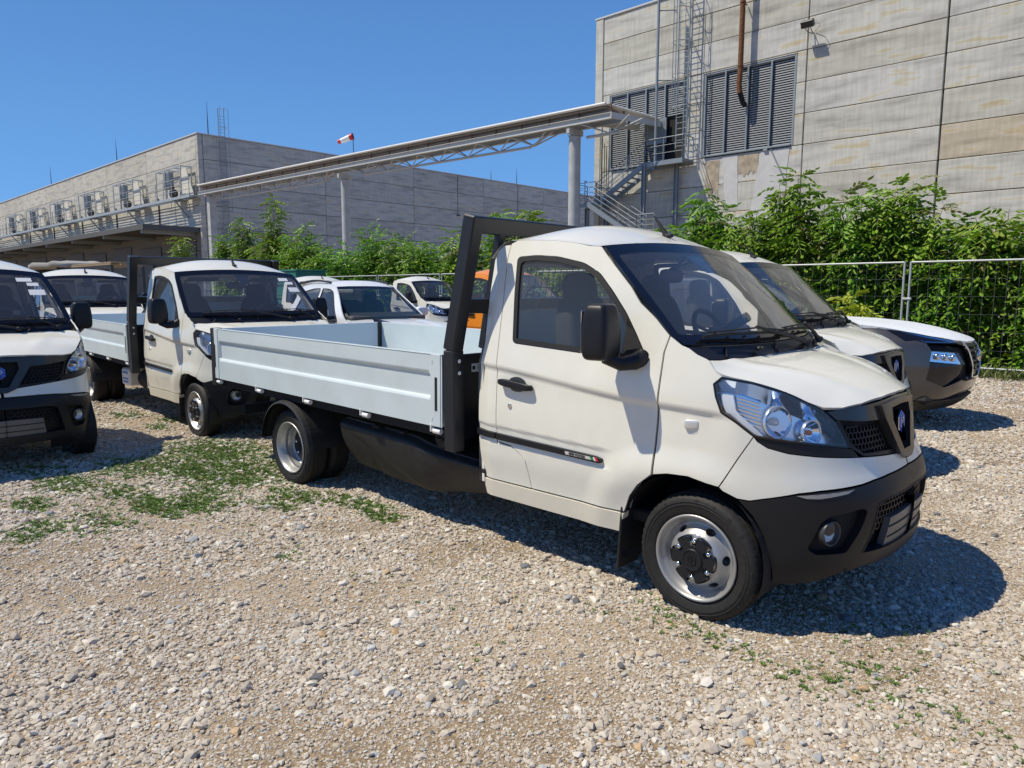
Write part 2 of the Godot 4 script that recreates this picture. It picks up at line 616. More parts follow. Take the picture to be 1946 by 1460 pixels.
var roof_c := v2([1.93, 1.66, 1.97, 1.735, 2.02, 1.80, 2.10, 1.85, 2.2, 1.882, 2.32, 1.90, 2.42, 1.897, 2.55, 1.87, 2.685, 1.822, 2.79, 1.776, 2.86, 1.742])
var roof_e := v2([1.95, 1.69, 1.985, 1.765, 2.05, 1.797, 2.24, 1.792, 2.43, 1.780, 2.56, 1.762, 2.65, 1.745, 2.73, 1.737, 2.9, 1.73])
func roof_at(x: float, t: float) -> Vector3:
	# t from -1 to 1 across
	var s := absf(t)
	var front := smoothstep(2.3, 2.79, x)
	var c := Hull.soft(roof_c, x)
	var e := minf(Hull.tab(roof_e, x - 0.09 * front), c - 0.006)
	var w := Hull.soft(cab.wt, e) - 0.002
	var y := e + (c - e) * pow(maxf(0.0, 1.0 - pow(s, 2.4)), 0.9)
	return Vector3(x - 0.108 * pow(s * w / 0.75, 2.2) * front, y, t * w)

# ------------------------------------------------------------------ the small truck
var P := {}   # outlines on the cab's skin, as (u, y)

func cab_outlines() -> void:
	cab.wt = v2([.2, .77, .30, .785, .43, .80, .65, .815, .9, .82, 1.05, .815, 1.12, .805, 1.25, .785, 1.5, .745, 1.72, .695, 1.85, .66])
	cab.xn = v2([.2, 3.95, .3, 4.02, .5, 4.05, .65, 4.04, .75, 3.99, .91, 3.955, 1.05, 3.93, 1.3, 3.85])
	cab.crease = cab_crease
	P.screen = [2.726, 1.739, 2.793, 1.673, 2.942, 1.535, 3.068, 1.384, 3.111, 1.312]
	P.door = v2([2.352, .432, 2.337, .521, 2.321, .584, 2.273, .625, 2.214, .655, 2.107, .664, 2.104, .715, 2.097, 1.107, 2.100, 1.468, 2.085, 1.70, 2.095, 1.78, 2.14, 1.797, 2.241, 1.794, 2.431, 1.782, 2.563, 1.764, 2.648, 1.746] + P.screen + [3.095, 1.234, 3.085, 1.028, 3.083, .905, 3.074, .659, 3.05, .588, 2.999, .52, 2.962, .432])
	P.pillar = v2([1.953, .432, 2.352, .432, 2.337, .521, 2.321, .584, 2.273, .625, 2.214, .655, 2.107, .664, 2.104, .715, 2.097, 1.107, 2.100, 1.468, 2.085, 1.70, 2.095, 1.775, 2.04, 1.772, 1.985, 1.74, 1.966, 1.70, 1.968, 1.64, 1.971, 1.212, 1.945, 1.1, 1.937, .92, 1.939, .658])
	P.sill = v2([1.985, .331, 2.935, .327, 2.962, .425, 1.958, .425])
	P.window = rounded(v2([2.207, 1.232, 2.163, 1.700, 2.30, 1.705, 2.452, 1.693, 2.633, 1.655, 2.742, 1.602, 2.839, 1.51, 2.93, 1.409, 3.0, 1.31, 3.055, 1.225, 3.05, 1.185, 2.67, 1.206]), .025)
	P.sail = v2([2.942, 1.385, 2.99, 1.318, 3.045, 1.232, 3.04, 1.192, 2.945, 1.196])
	P.fender = v2([3.111, 1.312, 3.156, 1.273, 3.187, 1.261, 3.224, 1.235, 3.265, 1.219, 3.282, 1.21, 3.316, 1.16, 3.341, 1.143, 3.298, 1.109, 3.306, 1.053, 3.329, .986, 3.343, .977, 3.401, .945, 3.479, .894, 3.39, .784, 3.298, .656, 3.25, .664, 3.183, .682, 3.114, .677, 3.074, .659, 3.083, .905, 3.085, 1.028, 3.095, 1.234])
	P.lamp = v2([3.341, 1.143, 3.298, 1.109, 3.306, 1.053, 3.329, .986, 3.343, .977, 3.401, .945, 3.479, .894, 3.499, .888, 3.659, .875, 3.836, .862, 4.015, .846, 3.995, .896, 3.945, .965, 3.87, 1.016, 3.774, 1.052, 3.666, 1.089, 3.495, 1.127])
	P.brow = v2([3.479, .894, 3.499, .888, 3.659, .875, 3.836, .862, 4.015, .846, 4.05, .84, 4.10, .795, 4.032, .805, 3.827, .815, 3.652, .828, 3.546, .848, 3.497, .873])
	P.face = v2([3.479, .894, 3.497, .873, 3.546, .848, 3.652, .828, 3.827, .815, 4.032, .805, 4.131, .800, 4.42, .775, 4.464, .755, 4.464, .712, 4.441, .711, 4.283, .709, 4.138, .701, 4.049, .692, 3.777, .675, 3.66, .662, 3.481, .626, 3.422, .612, 3.37, .615, 3.312, .640, 3.298, .656, 3.39, .784])
	P.grille = v2([3.87, 1.016, 3.945, .965, 3.995, .896, 4.015, .846, 4.05, .84, 4.131, .800, 4.42, .775, 4.464, .755, 4.464, 1.043, 4.355, 1.036, 4.169, 1.029, 4.003, 1.022])
	P.band = v2([3.90, 1.004, 4.003, 1.010, 4.169, 1.017, 4.355, 1.024, 4.464, 1.031, 4.464, .995, 4.34, .985, 4.324, .943, 4.15, .952, 3.957, .969])
	P.shield = v2([4.300, 1.006, 4.464, 1.016, 4.464, .742, 4.452, .742, 4.414, .770, 4.324, .945])
	P.shield_in = v2([4.395, .985, 4.464, .99, 4.464, .785, 4.446, .785, 4.39, .93])
	P.bumper = v2([3.375, .611, 3.422, .608, 3.481, .622, 3.66, .656, 3.777, .669, 4.049, .686, 4.138, .696, 4.283, .704, 4.441, .706, 4.464, .707, 4.464, .315, 4.344, .320, 4.068, .318, 3.899, .290, 3.799, .255, 3.682, .240, 3.596, .234, 3.573, .237, 3.524, .351, 3.483, .458, 3.433, .548])
	P.fogpocket = rounded(v2([3.700, .415, 3.764, .537, 3.823, .567, 4.020, .592, 4.057, .582, 4.029, .530, 3.935, .395, 3.755, .388]), .02)
	P.mouth = rounded(v2([4.045, .385, 4.135, .590, 4.226, .612, 4.466, .62, 4.466, .385]), .012)
	P.drl = v2([3.647, .652, 3.985, .675, 3.935, .660, 3.767, .642, 3.697, .642])

func arch_disc(x: float, y: float, r: float) -> PackedVector2Array:
	var p := PackedVector2Array()
	for k in 40: p.append(Vector2(x + r * cos(TAU * k / 40), y + r * sin(TAU * k / 40)))
	return p

func both(parent: Node, called: String, outline: PackedVector2Array, holes: Array, mat: Material, cell := 0.04, off := 0.0, lip := 0.012) -> Array:
	var out := []
	var hb := []
	for h in holes: hb.append(from_belt(h))
	for s in [1, -1]:
		var st := new_st()
		panel(st, from_belt(outline), hb, cab_belt_at, 1.0, cell, off, lip, s)
		out.append(obj(called, st, mat, parent))
	return out

func tyre_profile(r: float, rim: float, w: float) -> Array:
	var h := w * 0.5
	var q := [Vector2(rim - .004, -h * .72), Vector2(rim + .004, -h * .80), Vector2(rim + .018, -h * .90), Vector2(rim + .022, -h * .93), Vector2(lerpf(rim, r, .45), -h), Vector2(lerpf(rim, r, .5), -h * 1.012), Vector2(lerpf(rim, r, .72), -h * .98), Vector2(r - .018, -h * .90), Vector2(r - .008, -h * .80)]
	var o := q.duplicate()
	for g in [-.52, -.17, .17, .52]:
		var c: float = g * h
		o.append_array([Vector2(r - .001, c - .005), Vector2(r - .001, c - .005), Vector2(r - .008, c - .004), Vector2(r - .008, c + .004), Vector2(r - .001, c + .005), Vector2(r - .001, c + .005)])
	for i in range(q.size() - 1, -1, -1): o.append(Vector2(q[i].x, -q[i].y))
	return o

func make_wheel(dished: bool) -> Array:
	# meshes: tyre, rim, cap, nuts; axis along +Z (outside), centre at origin
	var r := .302; var rim := .197; var w := .175
	var out := []
	var st := new_st()
	var prof := tyre_profile(r, rim, w)
	var m := prof.size()
	lathe(st, prof, 112, Transform3D(), func(i, k): return (-.005 if k % 2 == 0 else 0.0) if (i == 7 or i == 8 or i == 9 or i == m - 8 or i == m - 9 or i == m - 10) else 0.0)
	# raised rings and blocks on the wall
	for rr in [.248, .262]:
		lathe(st, [Vector2(rr, w * .5 * 1.0), Vector2(rr + .002, w * .5 + .003), Vector2(rr + .004, w * .5)], 96, Transform3D())
	for k in 20:
		if k % 5 == 4: continue
		var a := .12 + TAU * k / 20
		box(st, Vector3(cos(a) * .272, sin(a) * .272, w * .5 - .004), Vector3(.012, .016, .006), .001, Basis(Vector3(0, 0, 1), a))
	out.append(st)
	st = new_st()
	var f := w * .5
	if dished:
		lathe(st, [Vector2(.204, f - .010), Vector2(.204, f - .004), Vector2(.198, f), Vector2(.190, f - .006), Vector2(.186, f - .018), Vector2(.178, f - .030), Vector2(.176, f - .05), Vector2(.170, f - .056), Vector2(.166, f - .075), Vector2(.160, f - .082), Vector2(.158, f - .115), Vector2(.150, f - .126), Vector2(.138, f - .128)], 64, Transform3D())
	else:
		lathe(st, [Vector2(.204, f - .010), Vector2(.204, f - .004), Vector2(.198, f), Vector2(.190, f - .006), Vector2(.186, f - .018), Vector2(.178, f - .030), Vector2(.170, f - .034), Vector2(.166, f - .045), Vector2(.160, f - .050)], 64, Transform3D())
	lathe(st, [Vector2(.197, -f), Vector2(.185, -f + .02), Vector2(.165, -f + .05), Vector2(.160, f - .06)], 48, Transform3D())
	# the pressed disc with its six hand holes
	var dome := func(x: float, y: float) -> Vector3:
		var d := Vector2(x, y).length()
		var z := 0.0
		if dished: z = f - .128 + .006 * cos(clampf((d - .08) / .07, 0, 1) * PI)
		else: z = f - .052 + .050 * (1.0 - smoothstep(.105, .162, d)) + .006 * (1.0 - smoothstep(.0, .06, d))
		return Vector3(x, y, z)
	var holes := []
	for k in 6:
		var a := TAU * (k + .5) / 6 + .12
		var h := PackedVector2Array()
		for q in 14: h.append(Vector2(cos(a), sin(a)) * .142 + Vector2(cos(a), sin(a)) * .013 * cos(TAU * q / 14) + Vector2(-sin(a), cos(a)) * .024 * sin(TAU * q / 14))
		holes.append(h)
	panel(st, arch_disc(0, 0, .162), holes, dome, 1.0, .016, 0.0, .01)
	out.append(st)
	st = new_st()
	# black centre cap with six notches
	var star := PackedVector2Array()
	for k in 72:
		var a := TAU * k / 72
		var notch := smoothstep(.45, .75, cos(6.0 * a))
		star.append(Vector2(cos(a), sin(a)) * lerpf(.113, .068, notch))
	var zc := (f - .128) if dished else (f - .004)
	prism(st, star, Transform3D(Basis(), Vector3(0, 0, zc)), .022, .006)
	lathe(st, [Vector2(.052, zc + .022), Vector2(.050, zc + .030), Vector2(.044, zc + .030), Vector2(.042, zc + .026), Vector2(.001, zc + .027)], 40, Transform3D())
	for k in 6:
		var a := TAU * k / 6
		bar(st, Vector3(cos(a) * .022, sin(a) * .022, zc + .028), Vector3(cos(a + TAU / 6) * .022, sin(a + TAU / 6) * .022, zc + .028), .004, .004)
	bar(st, Vector3(-.006, -.012, zc + .028), Vector3(-.006, .013, zc + .028), .004, .004)
	bar(st, Vector3(-.006, .012, zc + .028), Vector3(.009, .006, zc + .028), .004, .004)
	bar(st, Vector3(.009, .006, zc + .028), Vector3(-.004, -.001, zc + .028), .004, .004)
	out.append(st)
	st = new_st()
	for k in 6:
		var a := TAU * k / 6
		var c := Vector3(cos(a) * .086, sin(a) * .086, zc + .004)
		lathe(st, [Vector2(.0125, 0), Vector2(.0125, .014), Vector2(.010, .016), Vector2(.008, .016), Vector2(.008, .020), Vector2(.0005, .022)], 6, Transform3D(Basis(), c))
	out.append(st)
	var mats := [M.tyre, M.steel, M.plastic, M.chrome]
	var res := []
	for i in 4:
		var me: ArrayMesh = out[i].commit()
		me.surface_set_material(0, mats[i])
		res.append(me)
	return res

func add_wheel(parent: Node3D, set: Array, at: Vector3, right: bool, spin: float) -> void:
	var b := Basis(Vector3(0, 0, 1), spin)
	if not right: b = Basis(Vector3(0, 1, 0), PI) * b
	var tyre := MeshInstance3D.new()
	tyre.mesh = set[0]
	tyre.name = kid_name(parent, "wheel")
	tyre.transform = Transform3D(b, at)
	parent.add_child(tyre, true)
	for e in [["rim", 1], ["centre_cap", 2], ["wheel_nuts", 3]]:
		copy_mesh(e[0], set[e[1]], tyre, Transform3D())

func build_cab(paint: Material) -> Node3D:
	var t := Node3D.new()
	t.name = "pickup_truck"
	var st := new_st()
	var wheel_hole := arch_disc(3.19, .29, .385)
	# painted skin
	both(t, "cab_side", grown(P.pillar, -.003), [], paint, .013)
	both(t, "sill", P.sill, [], M.sill, .05, 0.006, .05)
	var doors := both(t, "door", grown(P.door, -.003), [grown(P.window, .004)], paint, .013)
	both(t, "fender", grown(P.fender, -.0025), [], paint, .013)
	st = new_st()
	panel(st, grown(P.face, -.0025), [], cab_at, 1.0, .03, 0.0, .02, 0)
	obj("front_panel", st, paint, t)
	st = new_st()
	var hp := v2([3.405, 0, 3.398, .30, 3.372, .58, 3.345, .70, 3.36, .757, 3.385, .768, 3.42, .766, 3.45, .760, 3.57, .727, 3.69, .665, 3.76, .622, 3.81, .572, 3.86, .484, 3.898, .36, 3.928, .18, 3.936, 0])
	var full: PackedVector2Array = hp.duplicate()
	for i in range(hp.size() - 2, 0, -1): full.append(Vector2(hp[i].x, -hp[i].y))
	panel(st, full, [], hood_at, -1.0, .03, 0.0, .015)
	obj("hood", st, paint, t)
	st = new_st()
	panel(st, v2([1.955, -1, 2.80, -1, 2.785, 0, 2.80, 1, 1.955, 1]), [], roof_at, -1.0, .04, 0.0, .0)
	obj("roof", st, paint, t)
	# back wall of the cab with its window
	st = new_st()
	var bw := func(z: float, y: float) -> Vector3: return Vector3(1.95 + .03 * smoothstep(1.0, 1.3, y), y, z)
	var ring := v2([-.78, .40, .78, .40, .79, 1.1, .755, 1.3, .66, 1.70, .3, 1.74, -.3, 1.74, -.66, 1.70, -.755, 1.3, -.79, 1.1])
	var rw := rounded(v2([-.50, 1.40, .50, 1.40, .47, 1.66, -.47, 1.66]), .05)
	panel(st, ring, [rw], bw, 1.0, .2, 0.0, .02)
	var back := obj("back_wall", st, paint, t)
	st = new_st()
	panel(st, rw, [], bw, 1.0, .2, -.008, .0)
	obj("pane", st, M.glass, back)
	# dark inner shell so that gaps between panels read as gaps
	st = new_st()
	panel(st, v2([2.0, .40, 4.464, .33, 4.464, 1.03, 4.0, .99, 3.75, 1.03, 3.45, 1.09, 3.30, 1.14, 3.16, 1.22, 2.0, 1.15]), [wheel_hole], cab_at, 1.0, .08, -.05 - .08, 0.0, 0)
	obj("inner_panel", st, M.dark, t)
	# glass
	var zs := [.69, 1.735, .713, 1.673, .742, 1.535, .764, 1.384, .772, 1.31]
	var scr := [0, 1.772, .2, 1.770, .45, 1.761, .6, 1.747] + zs + [.74, 1.268, .5, 1.262, .2, 1.258, 0, 1.257]
	var ws := v2(scr)
	for i in range(ws.size() - 2, 0, -1): ws.append(Vector2(-ws[i].x, ws[i].y))
	var clear := rounded(grown(ws, -.045), .06)
	st = new_st()
	panel(st, ws, [clear], screen_at, -1.0, .06, .002, .012)
	var wsn := obj("windshield", st, M.frit, t)
	st = new_st()
	panel(st, clear, [], screen_at, -1.0, .06, .001, .0)
	obj("pane", st, M.glass, wsn)
	st = new_st()
	panel(st, v2([-.10, 1.765, .10, 1.765, .06, 1.66, .045, 1.62, -.045, 1.62, -.06, 1.66]), [], screen_at, -1.0, .05, -.01, .0)
	obj("sensor_patch", st, M.frit, wsn)
	# cowl between screen and hood
	st = new_st()
	var co := v2([0, 1.252, .2, 1.253, .5, 1.257, .74, 1.263, .772, 1.30, .778, 1.27, .776, 1.235, .745, 1.217, .70, 1.206, .58, 1.202, .30, 1.198, 0, 1.194])
	for i in range(co.size() - 2, 0, -1): co.append(Vector2(-co[i].x, co[i].y))
	panel(st, co, [], screen_at, -1.0, .05, -.004, .02)
	for z in [-.42, .05, .50]:
		bar(st, screen_at(z, 1.25) + Vector3(.004, 0, 0), screen_at(z + .05, 1.205) + Vector3(.004, 0, 0), .008, .01, .002)
	var cowl := obj("cowl", st, M.plastic, t)
	st = new_st()
	for z in [-.33, .28]:
		box(st, screen_at(z, 1.222) + Vector3(.012, .012, 0), Vector3(.03, .022, .035), .008)
		box(st, screen_at(z, 1.222) + Vector3(.03, .016, 0), Vector3(.018, .014, .02), .005)
	obj("washer_nozzles", st, M.plastic, cowl)
	for wz in [[.62, -.10, -.30], [-.08, -.72, -.62]]:
		st = new_st()
		var lift := func(z: float, y: float, o: float) -> Vector3: return screen_at(z, y) + Vector3(o, o * 1.0, 0)
		var a: Vector3 = lift.call(wz[0], 1.288, .014)
		var b2: Vector3 = lift.call(wz[1], 1.275, .014)
		var mid: Vector3 = lift.call((wz[0] + wz[1]) * .5, 1.286, .022)
		tube(st, [a, (a + mid) * .5 + Vector3(.004, .006, 0), mid, (b2 + mid) * .5 + Vector3(.004, .006, 0), b2], .008, 6)
		bar(st, a + Vector3(.012, .020, 0), mid + Vector3(.02, .026, 0), .012, .008, .002)
		bar(st, mid + Vector3(.02, .026, 0), b2 + Vector3(.012, .020, 0), .012, .008, .002)
		for k in 5: bar(st, a.lerp(b2, .1 + .2 * k) + Vector3(.004, .006, 0), a.lerp(b2, .1 + .2 * k) + Vector3(.016, .024, 0), .012, .012, .002)
		var piv: Vector3 = lift.call(wz[2], 1.215, .02)
		tube(st, [piv, piv.lerp(mid, .35) + Vector3(.01, .018, 0), mid + Vector3(.022, .032, 0)], [.013, .010, .007], 6)
		lathe(st, [Vector2(.026, 0), Vector2(.024, .03), Vector2(.012, .04), Vector2(.001, .04)], 12, Transform3D(Basis(Vector3(0, 0, 1), Vector3(1, 0, 0), Vector3(.4, .9, 0).normalized()), piv - Vector3(.01, .02, 0)))
		obj("wiper", st, M.rubber, t)
	# side windows, mirrors, handles, rubbing strips on the doors
	for s in [1, -1]:
		var door: Node3D = doors[0 if s == 1 else 1]
		var fl := Vector3(1, 1, s)
		st = new_st()
		panel(st, P.window, [rounded(grown(P.window, -.026), .03)], cab_at, 1.0, .05, .003, .016, s)
		panel(st, grown(P.sail, .0), [], cab_at, 1.0, .05, .003, .01, s)
		var fr := obj("window_frame", st, M.rubber, door)
		st = new_st()
		panel(st, grown(P.window, -.02), [], cab_at, 1.0, .06, -.008, 0.0, s)
		obj("pane", st, M.glass, door)
		st = new_st()
		var hc := cab_at(2.255, 1.005) * fl
		var hz := Vector3(0, 0, s)
		blob(st, hc + hz * .030, Vector3(.120, .021, .014), .55, Basis(Vector3(0, 0, 1), -.085 * 1.0))
		box(st, hc + hz * .014 + Vector3(-.105, .008, 0), Vector3(.03, .030, .03), .008)
		box(st, hc + hz * .014 + Vector3(.105, -.010, 0), Vector3(.03, .030, .03), .008)
		obj("door_handle", st, M.plastic, door)
		st = new_st()
		blob(st, hc + hz * .002, Vector3(.066, .042, .004), .9)
		obj("handle_recess", st, M.recess, door)
		st = new_st()
		lathe(st, [Vector2(.0145, 0), Vector2(.0145, .005), Vector2(.011, .007), Vector2(.0005, .006)], 18, Transform3D(Basis(), Vector3.ZERO) if s == 1 else Transform3D(Basis(Vector3.UP, PI), Vector3.ZERO))
		var lk := obj("door_lock", st, M.chrome, door)
		lk.position = cab_at(2.207, .882) * fl
		# strip: front end tapers off
		st = new_st()
		panel(st, v2([2.115, .716, 2.80, .693, 2.842, .685, 2.848, .676, 2.835, .662, 2.115, .682]), [], cab_at, 1.0, .05, .020, .024, s)
		obj("rubbing_strip", st, M.plastic, door)
		st = new_st()
		panel(st, v2([1.938, .722, 2.102, .7165, 2.102, .6825, 1.938, .688]), [], cab_at, 1.0, .05, .020, .024, s)
		obj("rubbing_strip", st, M.plastic, t)
		# mirror on its arm
		st = new_st()
		blob(st, Vector3(2.915, 1.325, .950 * s), Vector3(.075, .132, .088), .36, Basis(Vector3.UP, .10 * s), 40, 26, func(v: Vector3) -> Vector3:
			var k := 1.0 - .14 * smoothstep(-.02, .132, v.y)
			var rear := 1.0 if v.x > 0.0 else .8
			return Vector3(v.x * rear * (1.0 - .15 * smoothstep(0, .13, v.y)), v.y, v.z * k))
		tube(st, [Vector3(2.935, 1.205, .94 * s), Vector3(2.985, 1.175, .88 * s), Vector3(3.03, 1.185, .835 * s), Vector3(3.045, 1.205, .785 * s)], [.028, .034, .040, .044], 14)
		var mirror := obj("door_mirror", st, M.plastic, t)
		st = new_st()
		box(st, Vector3(2.853, 1.325, .945 * s), Vector3(.006, .20, .14), .003)
		obj("mirror_glass", st, M.chrome, mirror)
		# side repeater
		st = new_st()
		var rp := cab_at(3.198, .918) * fl
		blob(st, rp + Vector3(0, 0, .002 * s), Vector3(.034, .023, .010), .6, Basis(Vector3.UP, .28 * s))
		var rep := obj("side_repeater", st, M.silver, t)
		st = new_st()
		blob(st, rp + Vector3(.002, 0, .009 * s), Vector3(.022, .013, .008), .6, Basis(Vector3.UP, .28 * s))
		obj("repeater_lens", st, M.lens, rep)
	# headlamps
	for s in [1, -1]:
		var fl := Vector3(1, 1, s)
		var deep := func(u: float, y: float, d: float) -> Vector3: return (cab_at(u, y) - normal_at(cab_at, Vector2(u, y), 1.0) * d) * fl
		st = new_st()
		panel(st, P.lamp, [rounded(grown(P.lamp, -.011), .01)], cab_at, 1.0, .03, .001, .06, s)
		var hl := obj("headlight", st, M.frit, t)
		st = new_st()
		panel(st, grown(P.lamp, -.004), [], cab_at, 1.0, .03, -.065, 0.0, s)
		obj("reflector", st, M.silver2, hl)
		# smooth brow along the top
		st = new_st()
		var up := [[3.318, 1.112], [3.345, 1.130], [3.42, 1.128], [3.495, 1.116], [3.58, 1.097], [3.666, 1.076], [3.72, 1.058], [3.774, 1.038], [3.83, 1.013], [3.87, .998], [3.91, .97], [3.945, .94], [3.975, .905]]
		var dn := [[3.325, 1.078], [3.36, 1.075], [3.43, 1.066], [3.50, 1.050], [3.58, 1.028], [3.65, 1.006], [3.70, .992], [3.74, .982], [3.79, .970], [3.83, .958], [3.87, .944], [3.91, .92], [3.95, .89]]
		var edge := []
		for k in up.size():
			var k0 := maxi(k - 1, 0); var k1 := mini(k + 1, up.size() - 1)
			var along: Vector3 = deep.call(up[k1][0], up[k1][1], .010) - deep.call(up[k0][0], up[k0][1], .010)
			var a: Vector3 = deep.call(up[k][0], up[k][1], .010); var e: Vector3 = deep.call(dn[k][0], dn[k][1], .052)
			var nn := along.cross(e - a).normalized()
			if nn.y < 0.0: nn = -nn
			edge.append([a, e, (nn + Vector3(0, .4, 0)).normalized(), (nn + Vector3(0, .15, 0)).normalized()])
		for k in up.size() - 1:
			var a = edge[k]; var c = edge[k + 1]
			tri(st, a[0], c[0], c[1], a[2], c[2], c[3])
			tri(st, a[0], c[1], a[1], a[2], c[3], a[3])
		obj("brow", st, M.mirror, hl)
		# clear light guide down the outer edge
		st = new_st()
		panel(st, v2([3.325, 1.070, 3.385, 1.066, 3.395, 1.0, 3.42, .975, 3.50, .918, 3.53, .895, 3.49, .900, 3.40, .958, 3.35, .988, 3.330, 1.02]), [], cab_at, 1.0, .03, -.022, .03, s)
		obj("light_guide", st, M.guide, hl)
		st = new_st()
		for k in 7:
			var y := 1.055 - k * .017
			var a: Vector3 = deep.call(3.40, y, .050); var c: Vector3 = deep.call(3.52, y - .022, .050)
			bar(st, a, c, .010, .006)
		obj("flutes", st, M.mirror, hl)
		# two bowls looking ahead
		for q in [[3.615, .958, .066, .055], [3.815, .915, .050, .040]]:
			var c3: Vector3 = deep.call(q[0], q[1], .030)
			var ax := (normal_at(cab_at, Vector2(q[0], q[1]), 1.0) * fl * .5 + Vector3(.85, .06, .16 * s)).normalized()
			var fx := Transform3D(Basis(Vector3.UP.cross(ax).normalized(), ax.cross(Vector3.UP.cross(ax)).normalized(), ax), c3)
			var pr := []
			for k in 9:
				var w := k / 8.0
				pr.append(Vector2(q[2] * (1.0 - w) + .002, -q[3] * (1.0 - pow(1.0 - w, 2.0))))
			st = new_st()
			lathe(st, pr, 30, fx, func(i, k): return .0035 * (k % 2) if i in [1, 2, 3, 4] else 0.0)
			obj("bowl", st, M.mirror, hl)
			st = new_st()
			lathe(st, [Vector2(q[2] + .006, -.012), Vector2(q[2] + .006, .002), Vector2(q[2] - .001, .004), Vector2(q[2] - .001, -.004)], 30, fx)
			obj("bowl_ring", st, M.silver2, hl)
			st = new_st()
			if q[2] > .06: lathe(st, [Vector2(.017, -.05), Vector2(.017, -.012), Vector2(.010, -.004), Vector2(.001, -.003)], 16, fx)
			else: lathe(st, [Vector2(.011, -.035), Vector2(.012, -.015), Vector2(.008, -.004), Vector2(.001, -.002)], 14, fx)
			obj("bulb", st, M.silver if q[2] > .06 else M.amber, hl)
		st = new_st()
		panel(st, grown(P.lamp, -.008), [], cab_at, 1.0, .03, .002, 0.0, s)
		obj("lens", st, M.lens, hl)
	both(t, "lamp_surround", grown(P.brow, -.002), [], M.plastic, .04, -.004, .02)
	# grille
	st = new_st()
	panel(st, P.grille, [], cab_at, 1.0, .05, -.035, 0.0, 0)
	var gr := obj("grille", st, M.dark, t)
	st = new_st()
	var honey := func(sx: SurfaceTool, poly: PackedVector2Array, off: float, size: float) -> void:
		var b2 := Rect2(poly[0], Vector2.ZERO)
		for p in poly: b2 = b2.expand(p)
		var row := 0
		var y := b2.position.y
		while y < b2.end.y:
			var u := b2.position.x + (size * .87 if row % 2 else 0.0)
			while u < b2.end.x:
				for k in 3:
					var a := TAU * (k * 2) / 6 + PI / 6
					var q := Vector2(u, y); var e := q + Vector2(cos(a), sin(a)) * size * .98
					if Geometry2D.is_point_in_polygon(q, poly) and Geometry2D.is_point_in_polygon(e, poly) and e.x < 4.464 and q.x < 4.464:
						var n := normal_at(cab_at, q, 1.0)
						for sg in [1, -1]:
							var fl := Vector3(1, 1, sg)
							bar(sx, (cab_at(q.x, q.y) + n * off) * fl, (cab_at(e.x, e.y) + n * off) * fl, .005, .014, 0.0, n * fl)
				u += size * 1.74
			y += size * 1.5
			row += 1
	# hexagon cells: three spokes from every second node
	honey.call(st, v2([4.02, .94, 4.30, .93, 4.40, .80, 4.13, .815, 4.05, .86]), -.02, .017)
	obj("grille_mesh", st, M.plastic, gr)
	st = new_st()
	panel(st, v2([3.95, .962, 3.985, .968, 4.05, .86, 4.13, .815, 4.40, .80, 4.42, .778, 4.131, .803, 4.05, .842, 4.018, .848, 3.998, .898]), [], cab_at, 1.0, .04, -.006, .03, 0)
	obj("grille_frame", st, M.plastic, gr)
	st = new_st()
	panel(st, P.band, [], cab_at, 1.0, .04, .001, .025, 0)
	obj("grille_band", st, M.gloss, gr)
	st = new_st()
	panel(st, P.shield, [P.shield_in], cab_at, 1.0, .04, .020, .035, 0)
	obj("grille_shield", st, M.gloss, gr)
	st = new_st()
	var hexa := PackedVector2Array(); var hex2 := PackedVector2Array()
	for k in 6:
		hexa.append(Vector2(sin(TAU * k / 6) * .050, cos(TAU * k / 6) * .056))
		hex2.append(Vector2(sin(TAU * k / 6) * .046, cos(TAU * k / 6) * .0515))
	var ex := Transform3D(Basis(Vector3(0, 0, -1), Vector3(-.05, 1, 0).normalized(), Vector3(1, .05, 0).normalized()), Vector3(3.958, .905, 0))
	prism(st, hexa, ex, .012, .003)
	var em := obj("emblem", st, M.chrome, gr)
	st = new_st()
	prism(st, hex2, ex.translated_local(Vector3(0, 0, .011)), .003)
	obj("emblem_field", st, M.blue, em)
	st = new_st()
	var s3 := func(a: Vector2, b: Vector2) -> void: bar(st, ex * Vector3(a.x, a.y, .015), ex * Vector3(b.x, b.y, .015), .0045, .003)
	for g in [[-.016, -.026, -.016, .022], [-.016, .022, .010, .022], [.010, .022, .019, .010], [.019, .010, .010, -.003], [.010, -.003, -.004, -.003], [-.004, -.003, -.004, .010], [-.004, .010, .006, .010]]:
		s3.call(Vector2(g[0], g[1]), Vector2(g[2], g[3]))
	obj("emblem_mark", st, M.white, em)
	# black lower bumper
	st = new_st()
	panel(st, P.bumper, [P.fogpocket, P.mouth], cab_at, 1.0, .03, 0.0, .045, 0)
	var bmp := obj("bumper", st, M.plastic, t)
	st = new_st()
	panel(st, grown(P.fogpocket, .004), [], cab_at, 1.0, .04, -.042, 0.0, 0)
	panel(st, grown(P.mouth, .004), [], cab_at, 1.0, .05, -.06, 0.0, 0)
	obj("bumper_recess", st, M.dark, bmp)
	st = new_st()
	honey.call(st, v2([4.075, .45, 4.135, .58, 4.226, .60, 4.466, .61, 4.466, .52, 4.24, .51, 4.16, .44]), -.035, .018)
	obj("lower_grille", st, M.plastic, bmp)
	st = new_st()
	panel(st, v2([4.24, .375, 4.268, .515, 4.466, .525, 4.466, .375]), [], cab_at, 1.0, .05, -.012, .03, 0)
	var pl := obj("plate_holder", st, M.plate, bmp)
	st = new_st()
	for y in [.42, .47]: panel(st, v2([4.262, y, 4.464, y + .004, 4.464, y + .011, 4.263, y + .007]), [], cab_at, 1.0, .05, -.0095, .002, 0)
	obj("plate_holder_ribs", st, M.dark, pl)
	st = new_st()
